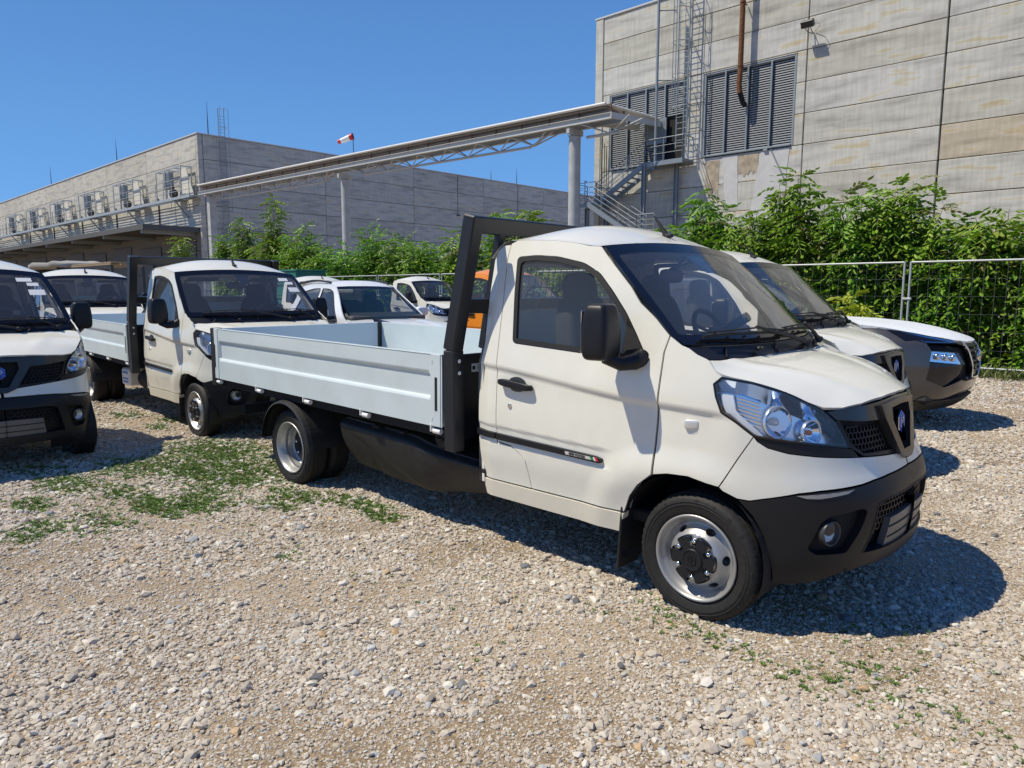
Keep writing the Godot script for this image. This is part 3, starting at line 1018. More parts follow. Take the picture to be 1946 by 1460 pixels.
	panel(st, v2([4.044, .385, 4.134, .592, 4.143, .592, 4.053, .383]), [], cab_at, 1.0, .05, .002, .01, 0)
	panel(st, v2([4.14, .60, 4.226, .617, 4.464, .625, 4.464, .618, 4.226, .610, 4.145, .594]), [], cab_at, 1.0, .05, .002, .01, 0)
	obj("bumper_seam", st, M.rubber, bmp)
	st = new_st()
	panel(st, P.drl, [], cab_at, 1.0, .04, .003, .012, 0)
	obj("marker_strip", st, M.strip, bmp)
	for s in [1, -1]:
		var fp := cab_at(3.84, .485)
		var fn := (normal_at(cab_at, Vector2(3.84, .485), 1.0) + Vector3(1.2, 0, 0)).normalized()
		var fx := Transform3D(Basis(Vector3.UP.cross(fn).normalized(), Vector3.UP, fn), fp - fn * .038)
		if s == -1:
			fn.z = -fn.z
			fx = Transform3D(Basis(Vector3.UP.cross(fn).normalized(), Vector3.UP, fn), Vector3(fp.x, fp.y, -fp.z) - fn * .038)
		st = new_st()
		lathe(st, [Vector2(.056, 0), Vector2(.056, .028), Vector2(.052, .032), Vector2(.046, .028), Vector2(.044, .010)], 28, fx)
		var fog := obj("fog_lamp", st, M.recess, bmp)
		st = new_st()
		lathe(st, [Vector2(.044, .008), Vector2(.030, -.006), Vector2(.012, -.012), Vector2(.001, -.012)], 24, fx)
		obj("reflector", st, M.silver, fog)
		st = new_st()
		lathe(st, [Vector2(.046, .020), Vector2(.030, .027), Vector2(.001, .030)], 24, fx)
		obj("lens", st, M.lens, fog)
	# arches, flaps, floor
	st = new_st()
	for s in [1, -1]:
		for k in 20:
			var a0 := -.35 + (PI + .7) * k / 20; var a1 := -.35 + (PI + .7) * (k + 1) / 20
			var c := Vector3(3.30, .31, 0)
			var d0 := Vector3(cos(a0), sin(a0), 0); var d1 := Vector3(cos(a1), sin(a1), 0)
			var z0 := Vector3(0, 0, .40 * s); var z1 := Vector3(0, 0, .77 * s)
			quad(st, c + d0 * .37 + z0, c + d1 * .37 + z0, c + d1 * .37 + z1, c + d0 * .37 + z1, -d0)
		for x in [2.94]: box(st, Vector3(x, .295, .70 * s), Vector3(.014, .33, .19), .004, Basis(Vector3(0, 0, 1), -.06))
	obj("wheel_arch", st, M.rubber, t)
	st = new_st()
	box(st, Vector3(2.55, .40, 0), Vector3(1.2, .06, 1.40), .01)
	box(st, Vector3(3.45, .55, 0), Vector3(.75, .5, .72), .05)
	box(st, Vector3(3.62, .31, 0), Vector3(.60, .02, 1.0), .005)
	for z in [-.36, .36]: box(st, Vector3(.75, .50, z), Vector3(4.1, .12, .07), .008)
	for x in [-.9, -.2, .6, 1.3]: box(st, Vector3(x, .50, 0), Vector3(.08, .1, .72), .006)
	tube(st, [Vector3(-.13, .30, -.6), Vector3(-.13, .30, .6)], .055, 12)
	blob(st, Vector3(-.13, .30, 0), Vector3(.15, .13, .16), .8)
	tube(st, [Vector3(3.35, .27, -.6), Vector3(3.35, .27, .6)], .035, 10)
	tube(st, [Vector3(2.2, .42, .1), Vector3(.1, .36, .05)], .045, 10)
	for z in [-.5, .5]: box(st, Vector3(-.13, .38, z), Vector3(1.1, .03, .06), .004)
	box(st, Vector3(-1.12, .47, 0), Vector3(.06, .09, 1.5), .008)
	obj("chassis", st, M.dark, t)
	# wheels
	for s in [1, -1]:
		add_wheel(t, wheel_front, Vector3(3.35, .295, (.79 - .0875) * s), s == 1, .3 + s * .2)
		add_wheel(t, wheel_rear, Vector3(-.13, .295, (.865 - .0875) * s), s == 1, .8)
		add_wheel(t, wheel_front, Vector3(-.13, .295, (.665 - .0875) * s), s == 1, .8)
	# rear mudguards
	for s in [1, -1]:
		st = new_st()
		var ring3 := [[.335, .915], [.352, .905], [.360, .87], [.362, .55], [.352, .55], [.350, .86], [.335, .89]]
		var n := 26
		for k in n:
			var a0 := .05 + (PI - .12) * k / n; var a1 := .05 + (PI - .12) * (k + 1) / n
			for q in ring3.size() - 1:
				var pt := func(i: int, a: float) -> Vector3: return Vector3(-.13 + cos(a) * ring3[i][0] * 1.02, .31 + sin(a) * ring3[i][0] * 1.02, ring3[i][1] * s)
				quad(st, pt.call(q, a0), pt.call(q + 1, a0), pt.call(q + 1, a1), pt.call(q, a1), Vector3(cos(a0), sin(a0), 0) * (1.0 if q < 3 else -1.0) + Vector3(0, 0, .8 * s * (1.0 if q < 2 else 0.0)))
		obj("mudguard", st, M.plastic2, t)
	# seats and controls
	for z in [-.40, .40]:
		st = new_st()
		blob(st, Vector3(2.62, .88, z), Vector3(.24, .10, .24), .5)
		blob(st, Vector3(2.44, 1.16, z), Vector3(.08, .34, .23), .45, Basis(Vector3(0, 0, 1), .22), 28, 16, func(v: Vector3) -> Vector3: return Vector3(v.x, v.y, v.z * (1.0 - .22 * smoothstep(.0, .34, v.y))))
		blob(st, Vector3(2.37, 1.52, z), Vector3(.055, .10, .125), .6, Basis(Vector3(0, 0, 1), .15))
		for q in [-.05, .05]: tube(st, [Vector3(2.39, 1.36, z + q), Vector3(2.37, 1.50, z + q)], .007, 6)
		obj("seat", st, M.cloth, t)
	st = new_st()
	var dash := v2([2.98, .70, 3.36, .70, 3.36, 1.16, 3.22, 1.235, 3.06, 1.225, 2.97, 1.17, 2.95, 1.02])
	prism(st, dash, Transform3D(Basis(), Vector3(0, 0, -.74)), 1.48, .02)
	box(st, Vector3(3.02, 1.24, -.39), Vector3(.16, .07, .34), .03)
	box(st, Vector3(2.99, 1.20, .0), Vector3(.06, .16, .26), .02)
	obj("dashboard", st, M.cabin, t)
	st = new_st()
	var sw := Basis(Vector3(0, 0, 1), .55)
	var wc := Vector3(2.80, 1.235, -.39)
	var wr := []
	for k in 33: wr.append(wc + sw * Vector3(0, cos(TAU * k / 32) * .185, sin(TAU * k / 32) * .185))
	tube(st, wr, .016, 8, false)
	for k in 3: bar(st, wc + sw * Vector3(.02, 0, 0), wc + sw * Vector3(0, cos(TAU * k / 3 + PI) * .175, sin(TAU * k / 3 + PI) * .175), .03, .016, .004)
	blob(st, wc + sw * Vector3(.015, 0, 0), Vector3(.03, .06, .065), .7, sw)
	tube(st, [wc + sw * Vector3(.03, 0, 0), wc + sw * Vector3(.25, 0, 0)], .03, 8)
	obj("steering_wheel", st, M.cabin, t)
	st = new_st()
	blob(st, Vector3(2.72, 1.60, 0), Vector3(.022, .04, .115), .6)
	tube(st, [Vector3(2.73, 1.62, 0), Vector3(2.80, 1.70, 0)], .01, 6)
	for z in [-.36, .36]: box(st, Vector3(2.66, 1.665, z), Vector3(.15, .012, .34), .004, Basis(Vector3(0, 0, 1), .25))
	obj("rear_view_mirror", st, M.cabin, t)
	st = new_st()
	for y in [.0]: panel(st, v2([2.0, -.92, 2.70, -.92, 2.70, .92, 2.0, .92]), [], roof_at, -1.0, .1, -.04, 0.0)
	panel(st, P.door, [grown(P.window, .03)], cab_at, 1.0, .1, -.06, 0.0, 0)
	panel(st, grown(P.pillar, -.01), [], cab_at, 1.0, .1, -.05, 0.0, 0)
	panel(st, ring, [rw], bw, 1.0, .3, .02, 0.0)
	obj("cabin_lining", st, M.lining, t)
	# aerial on the roof
	st = new_st()
	var ab: Vector3 = roof_at(2.685, 0.0) + Vector3(0, .004, 0)
	tube(st, [ab, ab + Vector3(-.022, .030, 0), ab + Vector3(-.055, .075, 0), ab + Vector3(-.092, .122, 0)], [.019, .015, .010, .003], 8)
	blob(st, ab + Vector3(.004, .004, 0), Vector3(.036, .014, .018), .8)
	obj("aerial", st, M.rubber, t)
	return t

var cab_proto: Node3D

func truck(paint: Material, opt: Dictionary) -> Node3D:
	if cab_proto == null: cab_proto = build_cab(M.ivory)
	var t: Node3D = cab_proto.duplicate()
	t.name = numbered(opt.get("name", "pickup_truck"))
	add_child(t)
	if paint != M.ivory:
		for c in t.find_children("*", "MeshInstance3D", true, false):
			if c.mesh.surface_get_material(0) in [M.ivory, M.sill]: c.set_surface_override_material(0, paint)
	var st := new_st()
	var wsn: Node = t.get_node("windshield")
	if opt.get("badge", false):
		for s in [1, -1]:
			var door: Node = t.get_node("door" if s == 1 else "door_001")
			st = new_st()
			panel(st, v2([2.615, .692, 2.822, .6865, 2.832, .672, 2.62, .676]), [], cab_at, 1.0, .05, .022, .004, s)
			var badge := obj("badge", st, M.silver, door)
			for q in [[2.778, M.green], [2.797, M.white], [2.806, M.red]]:
				st = new_st()
				var bx: float = q[0]
				panel(st, v2([bx, .689, bx + .016, .6885, bx + .026, .672, bx + .010, .6725]), [], cab_at, 1.0, .05, .0245, .003, s)
				obj("flag_stripe", st, q[1], badge)
			if s == 1:
				var tm := TextMesh.new()
				tm.text = "NEW PORTER"
				tm.font = font
				tm.font_size = 16
				tm.pixel_size = .0011
				tm.depth = .002
				tm.material = M.dark
				var w := obj("lettering", tm, null, badge)
				w.transform = Transform3D(Basis(Vector3(0, 0, 1), -.03), cab_at(2.695, .681) + Vector3(0, .001, .024))
	if opt.get("bed", false): add_bed(t)
	if opt.get("tank", false): add_tank(t)
	if opt.get("box", false):
		st = new_st()
		box(st, Vector3(.92, .44, .60), Vector3(.30, .22, .22), .02)
		var bx := obj("battery_box", st, M.white, t)
		st = new_st()
		for y in [.50, .42, .38]: box(st, Vector3(.92, y, .7115), Vector3(.2, .022 if y < .5 else .03, .002))
		obj("box_stickers", st, M.blue2, bx)
		st = new_st()
		tube(st, [Vector3(1.12, .42, .5), Vector3(1.75, .42, .5)], .13, 16)
		obj("air_tank", st, M.dark, t)
	if opt.get("stickers", false):
		st = new_st()
		for q in [[-.50, 1.685, .13, .035], [-.56, 1.64, .10, .03], [-.57, 1.575, .14, .05]]:
			panel(st, v2([q[0] - q[2] * .5, q[1], q[0] + q[2] * .5, q[1], q[0] + q[2] * .5, q[1] - q[3], q[0] - q[2] * .5, q[1] - q[3]]), [], screen_at, -1.0, .1, .003, 0.0)
		obj("windshield_sticker", st, M.white, wsn)
	return t

func add_bed(t: Node3D) -> void:
	var tilt := Transform3D(Basis(Vector3(0, 0, 1), -.0155), Vector3(1.735, 0, 0))
	# everything below is laid out with x back from the bulkhead (0 .. -3.045)
	var L := 3.045; var hw := .91; var y0 := .708; var y1 := 1.145
	var prof := [[0.0, 0.0], [.158, 0.0], [.170, -.006], [.182, -.017], [.196, -.018], [.300, -.018], [.312, -.016], [.330, -.002], [.338, 0.0], [.437, 0.0]]   # pressed board: up from the bottom, depth
	for i in prof.size(): prof[i] = [prof[i][0], prof[i][1]]
	for s in [1, -1]:
		var st := new_st()
		for k in prof.size() - 1:
			var a = prof[k]; var c = prof[k + 1]
			for e in [[0.0, -.105, 0.0, 0.0], [-.105, -.125, 0.0, 1.0], [-.125, -L + .125, 1.0, 1.0], [-L + .125, -L + .105, 1.0, 0.0], [-L + .105, -L, 0.0, 0.0]]:
				var pt := func(x: float, q: Array, f: float) -> Vector3: return tilt * Vector3(x, y0 + q[0], (hw + q[1] * f) * s)
				quad(st, pt.call(e[0], a, e[2]), pt.call(e[1], a, e[3]), pt.call(e[1], c, e[3]), pt.call(e[0], c, e[2]), Vector3(0, 0, s))
		var b := tilt.basis
		# inner skin and top rail
		box(st, tilt * Vector3(-L * .5, (y0 + y1) * .5, (hw - .030) * s), Vector3(L, y1 - y0 - .004, .004), 0, b)
		box(st, tilt * Vector3(-L * .5, y1 - .002, (hw - .014) * s), Vector3(L - .002, .006, .034), .002, b)
		var side := obj("dropside", st, M.alu, t)
		st = new_st()
		for x in [-.055, -L + .055]:
			box(st, tilt * Vector3(x, (y0 + y1) * .5, (hw + .002) * s), Vector3(.085, y1 - y0 - .006, .005), .001, b)
			for k in 4: blob(st, tilt * Vector3(x - .03, y0 + .04 + k * .012 + (.32 if k > 1 else 0.0), (hw + .005) * s), Vector3(.005, .005, .003), 1.0, Basis(), 8, 6)
		obj("end_plate", st, M.alu, side)
		st = new_st()
		for x in [-.05, -L + .04]: box(st, tilt * Vector3(x, (y0 + y1) * .5 - .02, (hw + .0055) * s), Vector3(.020, .20, .003), 0, b)
		obj("latch_slot", st, M.dark, side)
		st = new_st()
		for k in 5:
			var x := -.06 - k * .73
			tube(st, [tilt * Vector3(x - .03, y0 - .030, (hw - .015) * s), tilt * Vector3(x + .035, y0 - .030, (hw - .015) * s)], .017, 10)
			box(st, tilt * Vector3(x - .045, y0 - .012, (hw - .012) * s), Vector3(.012, .05, .03), .003, b)
		obj("hinge_pins", st, M.white, side)
	var b := tilt.basis
	var st := new_st()
	box(st, tilt * Vector3(-L + .012, (y0 + y1) * .5, 0), Vector3(.024, y1 - y0, hw * 2 - .07), .004, b)
	obj("tailgate", st, M.alu2, t)
	st = new_st()
	box(st, tilt * Vector3(-L * .5, y0 + .012, 0), Vector3(L - .02, .02, hw * 2 - .07), .002, b)
	obj("bed_floor", st, M.alu2, t)
	st = new_st()
	for s in [1, -1]:
		box(st, tilt * Vector3(-L + .0, (y0 + y1) * .5 - .03, (hw - .035) * s), Vector3(.07, y1 - y0 + .065, .085), .006, b)
	obj("rear_post", st, M.black, t)
	st = new_st()
	box(st, tilt * Vector3(-L * .5, y0 - .035, .84), Vector3(L, .07, .05), .004, b)
	box(st, tilt * Vector3(-L * .5, y0 - .035, -.84), Vector3(L, .07, .05), .004, b)
	for k in 6: box(st, tilt * Vector3(-.1 - k * .57, y0 - .04, 0), Vector3(.05, .06, 1.66), .004, b)
	for x in [-1.75, -2.55]: box(st, tilt * Vector3(x, y0 - .10, 0), Vector3(.05, .08, 1.4), .004, b)
	obj("bed_frame", st, M.dark, t)
	# headboard
	st = new_st()
	box(st, Vector3(1.775, .88, 0), Vector3(.03, .52, 1.66), .004)
	var hb := obj("headboard", st, M.black, t)
	for s in [1, -1]:
		st = new_st()
		box(st, Vector3(1.80, .872, .862 * s), Vector3(.095, .60, .085), .008)
		bar(st, Vector3(1.795, 1.17, .862 * s), Vector3(1.985, 1.93, .862 * s), .085, .095, .008, Vector3(1, 0, 0))
		obj("post", st, M.black, hb)
		st = new_st()
		for y in [1.04, 1.11]: blob(st, Vector3(1.85, y, .862 * s), Vector3(.005, .012, .012), 1.0, Basis(), 10, 8)
		for y in [1.88, 1.80]: blob(st, Vector3(2.02 - (1.9 - y) * .25, y, .862 * s), Vector3(.006, .010, .010), 1.0, Basis(), 10, 8)
		obj("bolts", st, M.white if s == 1 else M.steel, hb)
	for q in [[1.885, .095, 1.955], [1.43, .085, 1.86]]:
		st = new_st()
		box(st, Vector3(q[2], q[0], 0), Vector3(.05, q[1], 1.64), .006, Basis(Vector3(0, 0, 1), -.24))
		obj("crossbar", st, M.black, hb)
	st = new_st()
	for z in [-.62, .62]: bar(st, Vector3(1.80, 1.17, z), Vector3(1.95, 1.87, z), .045, .05, .005, Vector3(1, 0, 0))
	obj("upright", st, M.black, hb)
	st = new_st()
	for k in 21:
		var z := -.60 + k * .06
		tube(st, [Vector3(1.855, 1.42, z), Vector3(1.94, 1.85, z)], .0028, 4)
	for k in 5:
		var f := k / 4.0
		tube(st, [Vector3(lerpf(1.858, 1.938, f), lerpf(1.44, 1.83, f), -.61), Vector3(lerpf(1.858, 1.938, f), lerpf(1.44, 1.83, f), .61)], .0028, 4)
	var gm := obj("wire_guard", st, M.black, hb)
	st = new_st()
	box(st, Vector3(1.7925, 1.055, .66), Vector3(.002, .05, .10))
	var sk := obj("sticker", st, M.white, hb)
	st = new_st()
	for k in 4: box(st, Vector3(1.7945, 1.070 - k * .009, .645), Vector3(.001, .0035, .05 - .008 * (k % 2)))
	box(st, Vector3(1.7945, 1.055, .693), Vector3(.001, .022, .022))
	obj("sticker_print", st, M.dark, sk)

func add_tank(t: Node3D) -> void:
	# black moulded cover behind the cab: side outline lofted with a bellied section
	var st := new_st()
	var top := v2([.52, .612, 1.35, .585, 1.48, .548, 1.62, .520, 1.98, .500])
	var low := v2([.52, .34, .60, .275, .84, .245, 1.02, .232, 1.20, .226, 1.46, .222, 1.60, .245, 1.98, .30])
	var skin := func(x: float, v: float) -> Vector3:
		var a := Hull.soft(top, x); var b := Hull.soft(low, x)
		var y := lerpf(b, a, v)
		var z := .825 - .10 * pow(maxf(0.0, 1.0 - v), 2.2) - .055 * pow(smoothstep(.80, 1.0, v), 2.0)
		z -= .05 * smoothstep(1.40, 1.66, x) * (1.0 - .3 * v)
		# a pressed fold from the upper back to the lower front
		var g := y - (.50 - (x - .72) * .42)
		z -= .014 * smoothstep(.02, -.03, g) * smoothstep(.62, .74, x) * smoothstep(1.45, 1.1, x)
		z -= .022 * smoothstep(.06, .0, absf(x - (.84 + .10 * v))) * smoothstep(.5, .1, v)
		return Vector3(x, y, z)
	panel(st, v2([.53, .0, 1.98, .0, 1.98, 1, .53, 1]), [], skin, 1.0, .04, 0.0, 0.0)
	for e in [[1.0, Vector3.UP], [0.0, Vector3.DOWN]]:
		for k in 24:
			var x0 := .53 + 1.45 * k / 24.0; var x1 := .53 + 1.45 * (k + 1) / 24.0
			var p: Vector3 = skin.call(x0, e[0]); var q: Vector3 = skin.call(x1, e[0])
			quad(st, p, q, Vector3(q.x, q.y, .30), Vector3(p.x, p.y, .30), e[1])
	for k in 12:
		var v0 := k / 12.0; var v1 := (k + 1) / 12.0
		for x in [.53, 1.98]:
			var p: Vector3 = skin.call(x, v0); var q: Vector3 = skin.call(x, v1)
			quad(st, p, q, Vector3(q.x, q.y, .30), Vector3(p.x, p.y, .30), Vector3(-1 if x < 1 else 1, 0, 0))
	var c := obj("tank_cover", st, M.plastic2, t)
	st = new_st()
	for x in [.95, 1.22]: box(st, Vector3(x, .597, .79), Vector3(.07, .02, .05), .005)
	obj("cover_clips", st, M.dark, c)
	st = new_st()
	lathe(st, [Vector2(.066, 0), Vector2(.066, .03), Vector2(.05, .045), Vector2(.001, .045)], 20, Transform3D(Basis(), Vector3(1.585, .60, .74)))
	box(st, Vector3(1.585, .60, .79), Vector3(.07, .018, .02), .004)
	obj("filler_cap", st, M.rubber, c)

# ------------------------------------------------------------------ the setting
func at(u: float, y: float, d: float) -> Vector3:
	return Vector3(u, y, -d)

func concrete(sd: int, tint: Color) -> StandardMaterial3D:
	var m := mat(Color.WHITE, .92)
	# cloudy tone with long horizontal drags, over it fine vertical runs
	var t := NoiseTexture2D.new()
	t.width = 1024; t.height = 512; t.seamless = true
	t.noise = noise(.008, 6, FastNoiseLite.TYPE_SIMPLEX_SMOOTH, sd)
	var g := Gradient.new()
	g.offsets = PackedFloat32Array([0.0, .30, .55, .72, .80, 1.0])
	g.colors = PackedColorArray([tint.darkened(.20), tint.darkened(.06), tint, tint.lightened(.10), tint.lightened(.02) * Color(1.0, .97, .89), tint.darkened(.05) * Color(1.02, .94, .82)])
	t.color_ramp = g
	m.albedo_texture = t
	m.uv1_triplanar = true
	m.uv1_world_triplanar = true
	m.uv1_triplanar_sharpness = 8.0
	m.uv1_scale = Vector3(.034, .42, .034)
	m.uv1_offset = Vector3(sd * .37, sd * .21, sd * .53)
	m.detail_enabled = true
	m.detail_blend_mode = BaseMaterial3D.BLEND_MODE_MUL
	m.detail_albedo = runs
	m.detail_uv_layer = BaseMaterial3D.DETAIL_UV_2
	m.uv2_triplanar = true
	m.uv2_world_triplanar = true
	m.uv2_scale = Vector3(.42, .05, .42)
	m.uv2_offset = Vector3(sd * .11, sd * .07, sd * .19)
	return m

var runs: NoiseTexture2D

func slab(parent: Node, called: String, lo: Vector3, hi: Vector3, m: Material, ch := .02) -> MeshInstance3D:
	var st := new_st()
	box(st, (lo + hi) * .5, (hi - lo).abs(), ch)
	return obj(called, st, m, parent)

func build_setting() -> void:
	runs = noise_tex(1024, .012, Color(.935, .93, .92), Color(1, 1, 1), 6, 77, FastNoiseLite.TYPE_SIMPLEX_SMOOTH, .40, 1.6)
	build_ground()
	build_tall_hall()
	build_long_hall()
	build_bridge()
	build_fence()
	build_shrubs()

# ---- the tall hall on the right, seen on its sunny long side
const TALL_D := 33.1
func build_tall_hall() -> void:
	var b := thing("factory_hall", "tall concrete panel hall with two grey louvre fields, caged ladder and rusty downpipe", "building", at(-24.8, 0, TALL_D))
	var cm := []
	for k in 5: cm.append(concrete(11 + k, [Color(.765, .762, .73), Color(.78, .778, .75), Color(.75, .745, .705), Color(.785, .785, .765), Color(.755, .715, .635)][k]))
	var o := Vector3(-24.8, 0, -TALL_D)
	var top := 16.2
	# core
	slab(b, "wall", Vector3(.1, 0, -40), Vector3(52, top - .25, -.42), cm[2], .0)
	slab(b, "roof_edge", Vector3(-.06, top, -40), Vector3(52, top + .10, .06), M.sheet, .02)
	slab(b, "corner_pier", Vector3(0, 0, -.5), Vector3(.50, top - .003, .03), cm[1], .02)
	slab(b, "wall_side", Vector3(-.02, 0, -40), Vector3(.1, top - .003, -.503), cm[0], 0.0)
	var rows := []
	var y := 0.0
	var ys := [0.0, 1.28]
	for k in 12: ys.append(1.285 + 1.359 * (k + 1) - .0)
	# joints fall at 10.8 + n * 1.359
	ys = []
	for k in range(-7, 4): ys.append(10.80 + 1.359 * k)
	ys.insert(0, 0.0)
	ys.append(top)
	var louv := [[Rect2(-23.8, 8.13, 4.6, 3.97)], [Rect2(-18.15, 8.06, 4.55, 4.03)]]
	var cols := [[-24.28, -13.16], [-13.14, -7.70], [-7.66, -2.2], [-2.18, 3.28], [3.30, 8.76], [8.78, 14.24]]
	var g := .014
	for c in cols.size():
		for r in ys.size() - 1:
			var x0: float = cols[c][0] + g; var x1: float = cols[c][1] - g
			var y0: float = ys[r] + g; var y1: float = ys[r + 1] - g
			var spans := [[x0, x1]]
			if c == 0:
				if y0 > 8.0 and y1 < 12.2: spans = [[x0, -23.82], [-19.18, -18.17], [-13.58, x1]]
			for s in spans:
				var m: Material = cm[(c * 7 + r * 3 + int(absf(s[0]) * 3.0)) % 4]
				if c == 2 and r == 5: m = cm[4]
				var st := new_st()
				var d := -.004 + .006 * sin(c * 5.1 + r * 2.3)
				box(st, Vector3((s[0] + s[1]) * .5, (y0 + y1) * .5, -.21) - Vector3(o.x, 0, 0), Vector3(s[1] - s[0], y1 - y0, .42 + d * 2), .018)
				obj("concrete_panel", st, m, b)
	# lintel pieces round the louvres where the joints do not meet the opening
	for q in [[-23.82, -19.18], [-18.17, -13.58]]:
		slab(b, "lintel", Vector3(q[0] + .012, 12.105, -.42) - Vector3(o.x, 0, 0), Vector3(q[1] - .012, 12.146, -.004) - Vector3(o.x, 0, 0), cm[0], .0)
	# louvres
	var li := 0
	for L in [[-23.80, -19.20, 8.11, 12.09], [-18.15, -13.60, 8.11, 12.09]]:
		var st := new_st()
		var x0: float = L[0] - o.x; var x1: float = L[1] - o.x
		var n := 4
		box(st, Vector3(x0 + .05, (L[2] + L[3]) * .5, -.14), Vector3(.10, L[3] - L[2], .24), .01)
		box(st, Vector3(x1 - .05, (L[2] + L[3]) * .5, -.14), Vector3(.10, L[3] - L[2], .24), .01)
		box(st, Vector3((x0 + x1) * .5, L[3] - .04, -.14), Vector3(x1 - x0 - .2, .08, .24), .01)
		box(st, Vector3((x0 + x1) * .5, L[2] + .04, -.10), Vector3(x1 - x0 - .2, .08, .36), .01)
		for k in range(1, n): box(st, Vector3(lerpf(x0, x1, float(k) / n), (L[2] + L[3]) * .5, -.03), Vector3(.085, L[3] - L[2] - .16, .10), .01)
		var lv := obj("louvre", st, M.galv, b)
		st = new_st()
		box(st, Vector3((x0 + x1) * .5, (L[2] + L[3]) * .5, -.36), Vector3(x1 - x0, L[3] - L[2], .02))
		obj("louvre_back", st, M.dark, lv)
		var count := 36
		var sw := (x1 - x0) / n - .135
		st = new_st()
		box(st, Vector3.ZERO, Vector3(sw, .056, .016), .003, Basis(Vector3(1, 0, 0), -.12))
		var sm: ArrayMesh = st.commit()
		sm.surface_set_material(0, M.slat)
		for k in n:
			for r in count:
				var yy: float = L[2] + .12 + (L[3] - L[2] - .22) * r / (count - 1)
				if li == 0 and k == 3 and yy < 10.48: continue
				copy_mesh("slat", sm, lv, Transform3D(Basis(), Vector3(lerpf(x0, x1, (k + .5) / n), yy, -.11)))
		li += 1
	# door opening behind the platform, with a glazed leaf standing open
	var st := new_st()
	box(st, Vector3(-19.77 - o.x, 9.3, -.2), Vector3(1.06, 2.3, .02))
	var dr := obj("doorway", st, M.dark, b)
	st = new_st()
	box(st, Vector3(-20.80 - o.x, 9.75, .03), Vector3(1.2, 1.25, .05), .01)
	obj("door_leaf", st, M.galv, dr)
	st = new_st()
	box(st, Vector3(-20.80 - o.x, 9.72, .058), Vector3(1.0, 1.0, .006), .0)
	obj("pane", st, M.pane, dr)
	st = new_st()
	box(st, Vector3(-21.15 - o.x, 10.18, .066), Vector3(.20, .14, .006), .0)
	obj("exit_sign", st, M.signgreen, dr)
	# repaired patches below the right louvre
	for q in [[-17.05, -16.25, 5.6, 8.02, .25], [-15.1, -13.75, 4.2, 8.02, -.55]]:
		st = new_st()
		var pp := PackedVector2Array()
		for k in 9: pp.append(Vector2(lerpf(q[0], q[0] + q[4], k / 8.0) + .025 * sin(k * 2.1), lerpf(q[3], q[2], k / 8.0)))
		for k in 9: pp.append(Vector2(lerpf(q[1] + q[4] * .4, q[1], k / 8.0) + .02 * sin(k * 1.7 + 1), lerpf(q[2], q[3], k / 8.0)))
		prism(st, pp, Transform3D(Basis(), Vector3(-o.x, 0, -.005)), .016)
		obj("repair_patch", st, M.filler, b)
	for q in [[-16.2, -15.2, 6.8, 8.0], [-17.9, -17.2, 6.0, 7.9]]:
		st = new_st()
		var pp := PackedVector2Array()
		for k in 13: pp.append(Vector2(lerpf(q[0], q[1], k / 12.0), q[3]))
		for k in 13: pp.append(Vector2(lerpf(q[1], q[0], k / 12.0), q[2] + .25 * absf(sin(k * 1.1)) + .2 * absf(sin(k * .4))))
		prism(st, pp, Transform3D(Basis(), Vector3(-o.x, 0, -.007)), .013)
		obj("water_stain", st, M.stain, b)
	# low grey door panel and roller shutter, just above the shrubs
	slab(b, "shutter", Vector3(-16.8, 0, -.1) - Vector3(o.x, 0, 0), Vector3(-13.6, 4.05, .03) - Vector3(o.x, 0, 0), M.sheet, .02)
	# cables at the corner
	st = new_st()
	for q in [[-24.35, 5.0, 10.2], [-24.05, 4.8, 9.6], [-23.9, 4.9, 9.0]]:
		tube(st, [Vector3(q[0] - o.x, q[1], .09), Vector3(q[0] - o.x, q[2], .09)], .02, 6)
	obj("cable", st, M.rubber, b)
	slab(b, "rail_under_louvre", Vector3(-14.95, 8.0, 0) - Vector3(o.x, 0, 0), Vector3(-14.75, 8.1, .10) - Vector3(o.x, 0, 0), M.galv, .01)
	st = new_st()
	tube(st, [Vector3(-14.6 - o.x, 8.05, .05), Vector3(-13.85 - o.x, 6.55, .06)], .03, 6)
	obj("waste_pipe", st, M.galv, b)
	# small camera at the left edge
	st = new_st()
	box(st, Vector3(-.22, 11.4, .1), Vector3(.40, .22, .22), .03)
	bar(st, Vector3(-.05, 11.25, .1), Vector3(.02, 11.1, .1), .05, .05)
	obj("camera_housing", st, M.galv, b)
	# rusty downpipe
	var dp := thing("downpipe", "rust brown downpipe hanging in front of the right louvre field", "pipe", at(-16.05, 10.55, TALL_D - .48))
	st = new_st()
	tube(st, [Vector3(0, 8.2, 0), Vector3(0, 1.2, 0), Vector3(-.03, .55, 0), Vector3(.0, .2, -.05)], .125, 14)
	obj("pipe", st, M.rust, dp)
	st = new_st()
	tube(st, [Vector3(.0, .22, -.05), Vector3(.08, -.22, -.22), Vector3(.14, -.34, -.36)], .118, 12)
	obj("outlet_bend", st, M.dark, dp)
	st = new_st()
	for yy in [1.4, 4.2, 7.0]: lathe(st, [Vector2(.13, -.04), Vector2(.14, -.03), Vector2(.14, .03), Vector2(.13, .04)], 14, Transform3D(Basis(Vector3(1, 0, 0), PI / 2), Vector3(0, yy, 0)))
	for yy in [1.4, 4.2, 7.0]: bar(st, Vector3(0, yy, -.1), Vector3(0, yy, -.45), .04, .04)
	obj("pipe_bracket", st, M.rust, dp)
	# flood lamp
	var fl := thing("flood_lamp", "dark flood lamp on a bracket high on the tall hall's wall", "lamp", at(-13.0, 12.95, TALL_D - .5))
	st = new_st()
	box(st, Vector3(0, .12, 0), Vector3(.55, .30, .22), .03, Basis(Vector3(1, 0, 0), .5))
	obj("lamp_housing", st, M.recess, fl)
	st = new_st()
